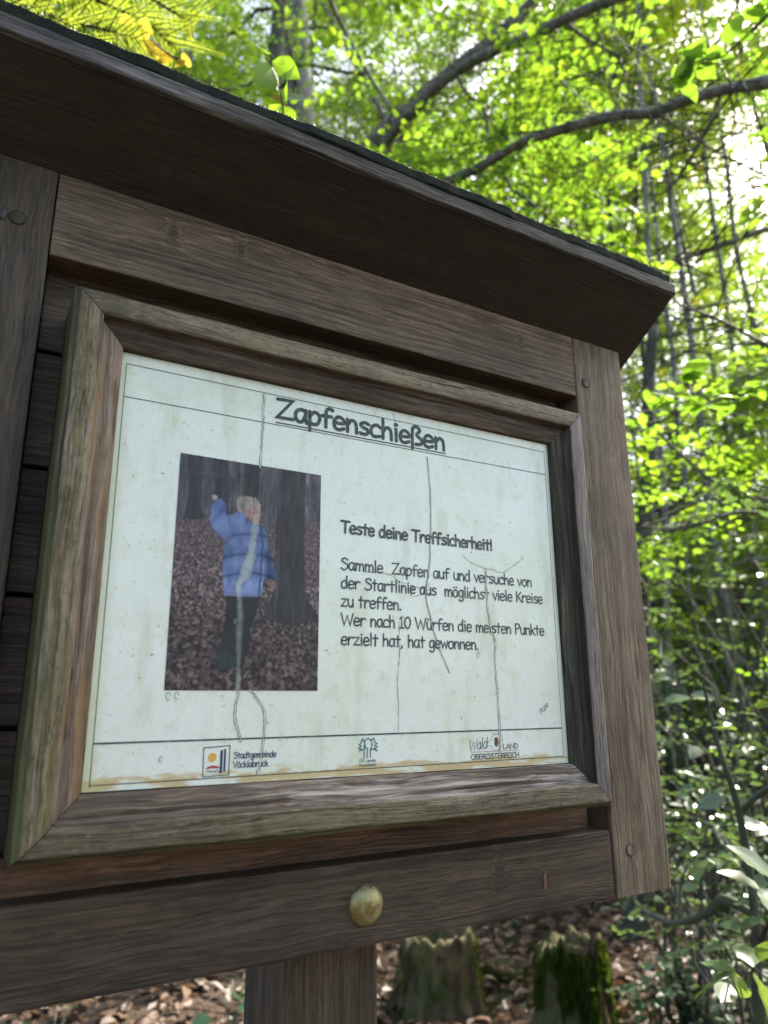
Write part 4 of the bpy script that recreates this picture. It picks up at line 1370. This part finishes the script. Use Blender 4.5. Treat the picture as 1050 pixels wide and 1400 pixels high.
# branches with leaves at the right, from a tree outside the frame
rb = at(1330, 949, 3.6); rb.z = gz(rb.x, rb.y) - .1
lb = [([at(1330, 250, 3.6), at(1150, 285, 3.2), at(1050, 312, 3.0), at(990, 335, 2.95), at(930, 355, 2.9), at(880, 368, 2.9), at(850, 376, 2.9)], [.02, .013, .010, .008, .007, .006, .004]),
      ([at(1330, 520, 3.6), at(1150, 510, 3.2), at(1050, 472, 3.0), at(1000, 445, 2.9), at(960, 428, 2.8), at(920, 412, 2.7)], [.018, .012, .008, .006, .005, .003]),
      ([at(1330, 640, 3.7), at(1120, 690, 3.4), at(990, 665, 3.2), at(930, 620, 3.1), at(890, 580, 3.1), at(855, 545, 3.1)], [.018, .012, .008, .006, .005, .003]),
      ([at(1330, 760, 3.8), at(1100, 720, 3.6), at(1020, 700, 3.5), at(960, 715, 3.4), at(910, 724, 3.4), at(872, 718, 3.4)], [.018, .012, .010, .008, .007, .004])]
tree('beech_tree', 'tree outside the right edge whose thin twigs reach in beside the post', 'tree', rb, [rb, at(1335, 700, 3.6), at(1330, 300, 3.7), at(1325, -100, 4.2)], [.10, .08, .07, .05], M_barkl,
     'beech trees behind the board', nb_=7, h0=2.2, blen=(.8, 1.6), seed=41, limbs=lb, limbmat=M_barkl, amount=.42)

# the wood behind: each tree its own object
spec = []
rs = random.Random(12)
for d0, d1, n, kind in ((8, 11, 8, 0), (11, 15, 10, 1), (15, 21, 12, 2)):
    for i in range(n):
        pxs = -250 + 1600 * (i + rs.uniform(.1, .9)) / n
        spec.append((pxs, rs.uniform(d0, d1), kind))
for i, (pxs, d, kind) in enumerate(spec):
    h = (11.5, 17, 23)[kind] + rs.uniform(-1, 1.5)
    P, R, b = upright(pxs, d, rs.uniform(.04, .09), h, 100 + i)
    tree('beech_tree', ('leafy young beech standing in the sunlit wood behind the board', 'taller beech deeper in the sunlit wood behind the board', 'tall beech far back in the wood behind the board')[kind],
         'tree', b, P, R, (M_barkg, M_barkd)[i % 2], ('young beeches of the wood behind', 'taller beeches of the wood behind', 'far beeches of the wood behind')[kind],
         nb_=(40, 52, 60)[kind], h0=(1.0, 1.2, 1.5)[kind], blen=((1.2, 2.6), (1.4, 3.0), (1.8, 3.6))[kind], leaf=(.070, .095, .15)[kind], leafmat=(M_leaf, M_leafb)[(i * 7) % 3 == 0] if kind < 2 else M_far,
         kk=8, sub=(7, 3), seed=200 + i, simple=kind > 0, amount=(.37, .30, .12)[kind], sides=8, twigs=kind < 2)

for i, (pxs, d, h) in enumerate(((1010, 9.5, 12.5), (1110, 11.5, 14), (1060, 14.5, 17), (1180, 13, 15))):
    P, R, b = upright(pxs, d, .06, h, 160 + i)
    tree('beech_tree', ('slim beech filling the bright upper right above the shrubs', 'beech just outside the upper right of the view', 'tall beech behind the slim one at the upper right', 'tall beech outside the right edge of the view')[i],
         'tree', b, P, R, M_barkg, 'young beeches of the wood behind', nb_=46, h0=3.0, blen=(1.3, 2.8), leaf=.085, leafmat=M_leaf, kk=8, sub=(7, 3), seed=460 + i, simple=True, amount=.30, sides=8, twigs=False)

# the other side of the clearing, behind the viewer: fewer trees, sky between them
for i in range(9):
    a = math.radians(112 + 150 * (i + rs.uniform(.15, .85)) / 9); d = rs.uniform(6.5, 11)
    x, y = d * math.sin(a), d * math.cos(a)
    h = rs.uniform(9, 13); z0 = gz(x, y) - .1
    P = [Vector((x + rs.uniform(-.1, .1), y + rs.uniform(-.1, .1), z0 + h * k / 7)) for k in range(8)]
    R_ = [.16 * (1.2 - .9 * k / 7) for k in range(8)]
    tree('beech_tree', 'beech at the far side of the small clearing, behind the viewer', 'tree', (x, y, z0), P, R_, M_barkg, 'beeches round the clearing', nb_=22, h0=2.2, blen=(1.4, 2.8), leaf=.11,
         leafmat=M_leaf, kk=7, sub=(6, 3), seed=700 + i, simple=True, amount=.44, sides=8, twigs=False)


def far_wood():
    rg = np.random.default_rng(900)
    n = 30000
    az = np.radians(rg.uniform(-40, 100, n)); r = rg.uniform(22, 34, n)
    x = r * np.sin(az); y = r * np.cos(az)
    g = np.array([gz(a, b_) for a, b_ in zip(x[:400], y[:400])]).mean()
    z = g + rg.uniform(0, 30, n) * (.6 + .4 * np.sin(az * 9) ** 2)
    C = np.stack([x, y, z], 1)
    low = z < np.where(np.degrees(az) > 62, .62 * r, 99)
    C = C[low & open_to_sun(C, .10)]; n = len(C)
    D = rg.normal(0, 1, (n, 3)); D[:, 2] *= .3
    V, F = sprays(C, D, 6, .26, np.full(n, 1.0), rg, .5, True)
    o = mk_np('far_wood', V, F, M_far); tag(o, 'dense green foliage of the far wood closing the view', 'wood', kind='stuff')
far_wood()


def mid_wood():
    rg = np.random.default_rng(901)
    n = 9000
    az = np.radians(rg.uniform(-30, 90, n)); r = rg.uniform(12, 20, n)
    x = r * np.sin(az); y = r * np.cos(az)
    z = np.array([gz(a, b_) for a, b_ in zip(x, y)]) + rg.uniform(.1, 1, n) ** 1.3 * (3.2 + 2.4 * np.sin(az * 13 + r))
    C = np.stack([x, y, z], 1)
    D = rg.normal(0, 1, (n, 3)); D[:, 2] *= .3
    V, F = sprays(C, D, 8, .085, rg.uniform(.35, .6, n), rg, .4, True)
    o = mk_np('undergrowth', V, F, M_leafu); tag(o, 'leafy young growth covering the bank behind the shrubs', 'undergrowth', kind='stuff')
mid_wood()

# shrubs below, right of the post: duller glossy leaves
def shrub(name, label, px, d, h, n, leaf, mat, seed, group, amount=.40, spread=.45, k=7):
    rg = np.random.default_rng(seed)
    v = at(px, 949, d); x, y = v.x, v.y
    b = Vector((x, y, gz(x, y) - .03))
    root = thing(name, label, 'shrub', b, group)
    geos, C, D = [], [], []
    for s in range(n):
        a = rg.uniform(0, 6.28); sp = rg.uniform(.15, spread) * h
        P = [np.array(b) + np.array([math.cos(a), math.sin(a), 0]) * .03]
        dz = h * rg.uniform(.6, 1.05)
        for j in range(1, 6):
            P.append(np.array(b) + np.array([math.cos(a) * sp * (j / 5) ** 1.3, math.sin(a) * sp * (j / 5) ** 1.3, dz * j / 5]) + rg.normal(0, .03 * h, 3))
        geos.append(tube_geo([Vector(p) for p in P], list(np.linspace(.004 + .005 * h, .0015, 6)), 5))
        P = np.array(P)
        for w_ in range(int(17 * h)):
            tt = rg.uniform(.12, 1) * 5; i0 = min(int(tt), 4)
            c = P[i0] + (P[i0 + 1] - P[i0]) * (tt - i0)
            a2 = rg.uniform(0, 6.28); dd = np.array([math.cos(a2), math.sin(a2), rg.normal(.15, .25)])
            C.append(c + dd * rg.uniform(0, .22) * h ** .5); D.append(dd)
    v_, f_ = join_geo(geos); o = mk('stems', v_, f_, M_barkd, root, True)
    C = np.array(C); D = np.array(D); kp = open_to_sun(C, amount) & (np.hypot(C[:, 0], C[:, 1]) > 1.0); C = C[kp]; D = D[kp]
    V, F = sprays(C, D, k, leaf, rg.uniform(.16, .3, len(C)) * (leaf / .05), rg, .35)
    o = mk_np('foliage', V, F, mat, root); o['kind'] = 'stuff'
    return root
sh_spec = [(905, 3.9, 1.9), (985, 3.4, 1.5), (1075, 3.6, 2.0), (940, 4.9, 2.4), (1030, 5.1, 2.6), (880, 6.3, 2.6), (1120, 4.6, 2.6), (970, 6.6, 2.9), (1060, 6.9, 3.0),
           (820, 7.6, 2.3), (740, 8.3, 2.2), (905, 8.4, 2.8), (640, 8.8, 2.4), (1180, 5.8, 3.0), (540, 9.5, 2.6), (1000, 9.0, 3.2), (1110, 8.6, 3.2), (430, 9.3, 2.4), (300, 9.6, 2.6), (150, 9.4, 2.6), (0, 9.5, 2.6)]
for i, (px, d, h) in enumerate(sh_spec):
    near = i < 4
    lab = ['bushy shrub with dull glossy leaves close behind the right post', 'low shrub with dull glossy leaves beside the dark sapling', 'leafy shrub at the right edge behind the sapling',
           'taller shrub with small pale leaves behind the right post'][i] if near else 'leafy undergrowth shrub filling the wood behind the board'
    shrub('shrub', lab, px, d, h, 9, .048, M_leafd if i % 4 != 3 else M_leaf, 300 + i, None if near else 'undergrowth shrubs behind the board')

# stumps
def stump(label, px, py_top, d, rad, seed, moss, h_over=None):
    C0 = Vector(CT); v = at(px, py_top, d)
    x, y = v.x, v.y; z0 = gz(x, y) - .12; h = v.z - z0
    root = thing('tree_stump', label, 'tree stump', (x, y, z0 + .12), None)
    n, m_ = 72, 26
    random.seed(seed)
    off = Vector((seed * 3.1, 2, 5))
    V, F = [], []
    hs = []
    for k in range(n):
        a = 2 * math.pi * k / n
        e = Vector((math.cos(a), math.sin(a), 0))
        hs.append(1 + .20 * noise.noise(e * 1.8 + off) + .09 * noise.noise(e * 6 + off))
    for j in range(m_ + 1):
        tt = j / m_
        for k in range(n):
            a = 2 * math.pi * k / n
            e = Vector((math.cos(a), math.sin(a), 0))
            flare = 1 + .55 * (1 - tt) ** 3
            rid = 1 + .13 * noise.noise(e * 4.5 + off) + .07 * noise.noise(e * 13 + off + Vector((0, 0, tt * 1.5))) + .05 * noise.noise(Vector((e.x * 3, e.y * 3, tt * 9)) + off)
            r = rad * flare * rid * (1 - .12 * tt)
            z = z0 + h * tt * (hs[k] if tt > .5 else 1 + (hs[k] - 1) * tt * 2)
            V.append(Vector((x, y, z)) + e * r)
    for j in range(m_):
        for k in range(n):
            F.append((j * n + k, j * n + (k + 1) % n, (j + 1) * n + (k + 1) % n, (j + 1) * n + k))
    # broken hollow top
    for q_, (rr, dz) in enumerate(((.78, .02), (.6, -.10), (.35, -.22), (.1, -.26))):
        o = len(V)
        for k in range(n):
            a = 2 * math.pi * k / n; e = Vector((math.cos(a), math.sin(a), 0))
            V.append(Vector((x, y, z0 + h * (1 + (hs[k] - 1) * rr) + dz * h)) + e * rad * rr * (1 + .15 * noise.noise(e * 6 + off * q_)))
        for k in range(n):
            F.append((o - n + k, o - n + (k + 1) % n, o + (k + 1) % n, o + k))
    F.append(tuple(range(len(V) - n, len(V))))
    mk('stump_wood', V, F, M_stump, root, True)
    # moss hanging down the bark
    rg = np.random.default_rng(seed)
    q = int(9000 * moss)
    a = rg.uniform(0, 6.28, q); tt = rg.uniform(.15, 1.0, q)
    ok = np.array([noise.noise(Vector((math.cos(b_) * 1.6, math.sin(b_) * 1.6, t_ * 1.5)) + off) > -.05 - .35 * (t_ - .5) for b_, t_ in zip(a, tt)])
    a = a[ok]; tt = tt[ok]
    kidx = ((a / (2 * math.pi)) * n).astype(int) % n; j = (tt * m_).astype(int)
    C = np.array([V[jj * n + kk_] for jj, kk_ in zip(j, kidx)], float)
    e = np.stack([np.cos(a), np.sin(a), np.zeros(len(a))], 1)
    D = e * rg.uniform(.1, .5, (len(a), 1)) + np.array([0, 0, -1.0]) + rg.normal(0, .25, (len(a), 3))
    Vm, Fm = leaf_geo(C + e * .004, D, e, rg.uniform(.015, .07, len(a)), rg, .10)
    o = mk_np('moss', Vm, Fm, M_moss, root); o['kind'] = 'stuff'
M_moss = leaf_mat('bright moss', (.042, .065, .010), (.12, .18, .015), tmix=.35, gloss=.2, rough=.7)
stump('rotten brown tree stump with broken top behind the board, left of the mossy one', 598, 1276, 4.35, .21, 4, .10)
stump('tree stump with bright green moss hanging down its side', 776, 1290, 4.0, .16, 9, 1.0)
stump('low mossy stump half hidden between the two larger stumps', 690, 1318, 4.8, .12, 15, .4)

# near leaves, each one its own part
def one_leaf(name, p, d, n, L, w, mat, parent, curl=.12, stalk=True):
    d = Vector(d).normalized(); s = d.cross(Vector(n)).normalized(); nn = s.cross(d)
    V, F = [], []
    m_ = 7
    outl = [0, .30, .44, .5, .46, .34, .17, 0]
    for i in range(m_ + 1):
        t_ = i / m_
        c = Vector(p) + d * L * t_ - nn * (L * curl * t_ * t_)
        wid = outl[i] * L * w
        wav = .018 * L * math.sin(i * 2.6)
        for k in (-1, -.5, 0, .5, 1):
            V.append(c + s * wid * k + nn * (abs(k) * wid * .22 + wav * abs(k)))
    for i in range(m_):
        for k in range(4):
            F.append((i * 5 + k, i * 5 + k + 1, (i + 1) * 5 + k + 1, (i + 1) * 5 + k))
    o = mk(name, V, F, mat, parent, True)
    return o

toC = Vector(CT)
def glint(p):
    v = (toC - Vector(p)).normalized()
    return (v + SUN_DIR).normalized()

# leafy twig hanging in front of the grey trunk
b = at(420, 175, 1.42)
tw = thing('leafy_twig', 'twig of bright yellow green leaves just above the roof, before the grey trunk', 'twig', b)
stem = [at(470, 215, 1.5), at(428, 180, 1.42), at(392, 165, 1.38), at(384, 130, 1.36), at(372, 95, 1.36), at(362, 72, 1.36)]
q, r = smooth_path(stem, [.0022, .002, .0016, .0013, .001, .0008], 6)
v, f = tube_geo(q, r, 6); mk('stem', v, f, M_twig, tw, True)
M_near = leaf_mat('near leaf', (.07, .14, .02), (.34, .54, .03), gloss=.4, rough=.38, tmix=.62, mottle=.8)
M_neary = leaf_mat('yellowing leaf', (.20, .15, .02), (.55, .42, .04), gloss=.4, rough=.4, tmix=.62, mottle=.8)
nl = [((372, 84), (398, 98), .050, M_near), ((374, 96), (350, 112), .036, M_near), ((382, 122), (366, 96), .034, M_near), ((386, 140), (362, 126), .034, M_neary), ((388, 122), (400, 104), .034, M_near),
      ((390, 138), (434, 132), .044, M_near), ((384, 142), (366, 170), .040, M_near), ((388, 145), (398, 168), .036, M_near), ((380, 118), (362, 140), .034, M_near), ((365, 74), (352, 60), .026, M_near)]
random.seed(3)
for (a, c, L, mt) in nl:
    p = at(a[0], a[1], 1.37 + random.uniform(-.02, .02)); e = at(c[0], c[1], 1.35 + random.uniform(-.05, .05))
    d = (e - p)
    vv_ = (toC - p).normalized()
    nrm = (vv_ * .7 + Vector((random.uniform(-.5, .5), random.uniform(-.5, .5), random.uniform(.1, .7)))).normalized()
    one_leaf('leaf', p, d, nrm, max(L, d.length), .78, mt, tw)

# clump of yellow-green leaves over the roof's corner
def leafy_branch(label, stems, leaves_n, L, dist, mat, seed, box, cat='branch'):
    b = Vector(stems[0][0][0])
    rt = thing('leafy_branch', label, cat, b)
    for st, rr in stems:
        q, r = smooth_path(st, rr, 6); v, f = tube_geo(q, r, 6); mk('stem', v, f, M_twig, rt, True)
    rg = random.Random(seed)
    allp = [p for st, rr in stems for p in smooth_path(st, rr, 6)[0]]
    for i in range(leaves_n):
        p = rg.choice(allp) + Vector([rg.uniform(-.015, .015) for _ in range(3)])
        a = rg.uniform(0, 6.28)
        d = Vector((math.cos(a), math.sin(a), rg.uniform(-.5, .3)))
        nrm = Vector((rg.uniform(-.6, .6), rg.uniform(-.6, .6), 1))
        one_leaf('leaf', p, d, nrm, L * rg.uniform(.7, 1.2), .66, mat, rt)
    return rt
leafy_branch('clump of sunlit yellow green beech leaves above the right roof corner',
             [([at(905, 372, 2.75), at(880, 360, 2.7), at(855, 350, 2.65), at(820, 352, 2.6), at(795, 348, 2.6)], [.004, .003, .0025, .002, .0015]),
              ([at(880, 360, 2.7), at(862, 335, 2.65), at(850, 318, 2.6)], [.003, .002, .0015])], 34, .06, 2.7, M_near, 5, None)
leafy_branch('sprig of broad shaded leaves in the bright gap at the top right',
             [([at(1060, 10, 2.4), at(1020, 50, 2.3), at(985, 78, 2.25), at(950, 85, 2.2), at(925, 105, 2.2)], [.005, .004, .003, .002, .0015])], 22, .075, 2.3, M_leaf, 6, None)
leafy_branch('sprig of large green leaves just right of the post below the roof',
             [([at(1060, 520, 2.3), at(1000, 545, 2.2), at(955, 552, 2.1), at(905, 545, 2.1), at(870, 520, 2.1)], [.004, .003, .0025, .002, .0015]),
              ([at(955, 552, 2.1), at(935, 520, 2.1), at(922, 500, 2.1)], [.002, .0015, .001])], 20, .072, 2.1, M_leaf, 7, None)
leafy_branch('sprig of bluish shaded leaves at the right edge, halfway up',
             [([at(1080, 700, 2.2), at(1045, 690, 2.1), at(1010, 670, 2.1), at(985, 655, 2.1)], [.004, .003, .0025, .002])], 16, .07, 2.1, M_leafd, 8, None)

# conifer sprays at the top left
def conifer():
    b = at(-60, -40, 1.9)
    rt = thing('conifer_branch', 'sunlit yellow green conifer sprays at the top left above the roof', 'branch', b)
    rg = np.random.default_rng(9)
    mains = [([(-60, -40), (20, 0), (80, 25), (140, 40), (185, 52)], 1.8), ([(20, -60), (90, -20), (150, 8), (200, 30), (235, 62)], 2.0), ([(-60, 10), (0, 18), (60, 38), (110, 62)], 1.7), ([(120, -60), (180, -20), (230, 12), (262, 30)], 2.2)]
    Cn, Dn, Nn, Ln = [], [], [], []
    for pts, d in mains:
        st = [at(x, y, d + rg.uniform(-.05, .05)) for x, y in pts]
        q, r = smooth_path(st, list(np.linspace(.006, .0015, len(st))), 6)
        v, f = tube_geo(q, r, 6); mk('stem', v, f, M_twig, rt, True)
        tw_ = []
        for k in range(1, len(q)):
            for side in (-1, 1):
                t_ = (q[k] - q[k - 1]).normalized()
                vw = (toC - q[k]).normalized()
                s = t_.cross(vw).normalized() * side
                dd = (t_ * rg.uniform(.3, 1.1) + s * rg.uniform(.5, 1.1) + vw * rg.normal(0, .45) + Vector((0, 0, rg.uniform(-.5, .1)))).normalized()
                l = rg.uniform(.03, .13)
                e = q[k] + dd * l
                tw_.append(tube_geo([q[k], q[k] + dd * l * .5 + Vector((0, 0, -.002)), e + Vector((0, 0, -.01))], [.0012, .001, .0006], 4))
                m_ = int(l / .0034)
                for j in range(m_):
                    c = q[k] + dd * l * j / m_ + Vector((0, 0, -.01 * (j / m_) ** 2))
                    for sd_ in (-1, 1):
                        s2 = dd.cross(vw).normalized() * sd_
                        Cn.append(c); Dn.append(dd * .45 + s2 + vw * rg.normal(0, .15)); Nn.append(vw + Vector(rg.normal(0, .3, 3))); Ln.append(rg.uniform(.007, .013) * (1 - .5 * j / m_))
        v, f = join_geo(tw_); o = mk('side_twigs', v, f, M_twig, rt, True); o['kind'] = 'stuff'
    V, F = leaf_geo(np.array(Cn, float), np.array(Dn, float), np.array(Nn, float), np.array(Ln), rg, .22, True)
    o = mk_np('needles', V, F, M_needle, rt); o['kind'] = 'stuff'
conifer()
leafy_branch('twig with yellow and rusty leaves among the conifer sprays',
             [([at(262, 90, 2.0), at(225, 70, 1.95), at(200, 45, 1.9), at(180, 10, 1.9)], [.003, .002, .002, .001])], 9, .045, 1.9, M_neary, 12, None)

# the dark sapling at the lower right with broad glossy leaves
gb_ = at(1046, 1500, 2.2); gb_.z = gz(gb_.x, gb_.y)
sp_ = thing('sapling', 'dark thin sapling with broad leaves shining white at the lower right', 'sapling', gb_)
s1 = [Vector((gb_.x, gb_.y, gb_.z - .05)), at(1040, 1400, 1.75), at(1036, 1300, 1.70), at(1026, 1200, 1.66), at(1008, 1100, 1.62), at(985, 1030, 1.6), at(972, 980, 1.6), at(960, 930, 1.6)]
q, r = smooth_path(s1, [.012, .011, .009, .008, .007, .005, .004, .002], 7)
v, f = tube_geo(q, r, 9, .1, 20); mk('stem', v, f, M_barkd, sp_, True)
for st, rr in [([at(1030, 1250, 1.68), at(990, 1230, 1.7), at(965, 1250, 1.75), at(920, 1262, 1.85), at(880, 1245, 1.9)], [.008, .010, .008, .006, .003]),
               ([at(1012, 1110, 1.63), at(1040, 1085, 1.6), at(1080, 1060, 1.55)], [.006, .005, .004]),
               ([at(930, 1258, 1.84), at(930, 1215, 1.84), at(940, 1180, 1.84)], [.004, .003, .002]),
               ([at(1038, 1330, 1.7), at(1010, 1310, 1.5), at(1000, 1325, 1.35)], [.005, .003, .002]),
               ([at(1040, 1290, 1.7), at(1060, 1230, 1.5), at(1045, 1195, 1.4)], [.005, .003, .002])]:
    q, r = smooth_path(st, rr, 6); v, f = tube_geo(q, r, 7, .1, 20); mk('branch', v, f, M_barkd, sp_, True)
M_gl = leaf_mat('glossy near leaf', (.09, .14, .06), (.30, .45, .05), gloss=1.0, rough=.30, tmix=.25, mottle=.8)
gl = [((1003, 1333), (960, 1350), .085, 1.3), ((1006, 1330), (1018, 1362), .06, 1.3), ((1030, 1330), (1055, 1385), .1, 1.25), ((1002, 1330), (968, 1315), .06, 1.32), ((985, 1370), (1000, 1340), .05, 1.34),
      ((1042, 1218), (1002, 1196), .08, 1.4), ((1040, 1212), (1058, 1238), .07, 1.38), ((1056, 1200), (1018, 1168), .085, 1.4), ((1030, 1322), (1012, 1288), .075, 1.42), ((1040, 1315), (1052, 1290), .06, 1.4)]
for (a, c, L, d_) in gl:
    p = at(a[0], a[1], d_); e = at(c[0], c[1], d_ * random.uniform(.98, 1.04))
    one_leaf('leaf', p, e - p, glint(p) + Vector((random.uniform(-.12, .12), random.uniform(-.12, .12), 0)), max(L * .9, (e - p).length), .62, M_gl, sp_)
rg_ = random.Random(44)
for i in range(46):
    px = rg_.uniform(905, 1060); py = rg_.uniform(930, 1330)
    p = at(px, py, rg_.uniform(1.5, 2.0)); a = rg_.uniform(0, 6.28)
    if p.x < .36 and p.y > -.1 and p.x > -.4: continue
    one_leaf('leaf', p, Vector((math.cos(a), math.sin(a), rg_.uniform(-.4, .3))), Vector((rg_.uniform(-.7, .7), rg_.uniform(-.9, .4), 1)), rg_.uniform(.035, .062), .62, M_gl if i % 2 else M_leafd, sp_)

# ground plants under the board at the lower left
def herb(label, px, py, d, n, L, seed):
    v = at(px, py, d); x, y = v.x, v.y; z = gz(x, y)
    rt = thing('ground_plant', label, 'plant', (x, y, z))
    rg = random.Random(seed)
    for i in range(n):
        a = rg.uniform(0, 6.28); rr = rg.uniform(.02, .22)
        p = Vector((x + math.cos(a) * rr, y + math.sin(a) * rr, z + rg.uniform(.08, .32)))
        v_, f_ = tube_geo([Vector((x + math.cos(a) * rr * .3, y + math.sin(a) * rr * .3, z - .02)), (p + Vector((x, y, z))) / 2 + Vector((0, 0, .05)), p], [.0025, .002, .0012], 4)
        mk('stem', v_, f_, M_leafi, rt, True)
        a += rg.uniform(-.5, .5)
        one_leaf('leaf', p, Vector((math.cos(a), math.sin(a), -.2)), Vector((rg.uniform(-.4, .4), rg.uniform(-.6, .2), 1)), L * rg.uniform(.7, 1.2), .85, M_leafi, rt)
herb('low green ivy like plant left of the support post', 310, 1385, 3.6, 26, .09, 1)
herb('small dark green plant at the bottom left corner', 70, 1400, 3.6, 18, .08, 2)
herb('low dark plant on the litter right of the mossy stump', 900, 1370, 4.0, 30, .06, 3)
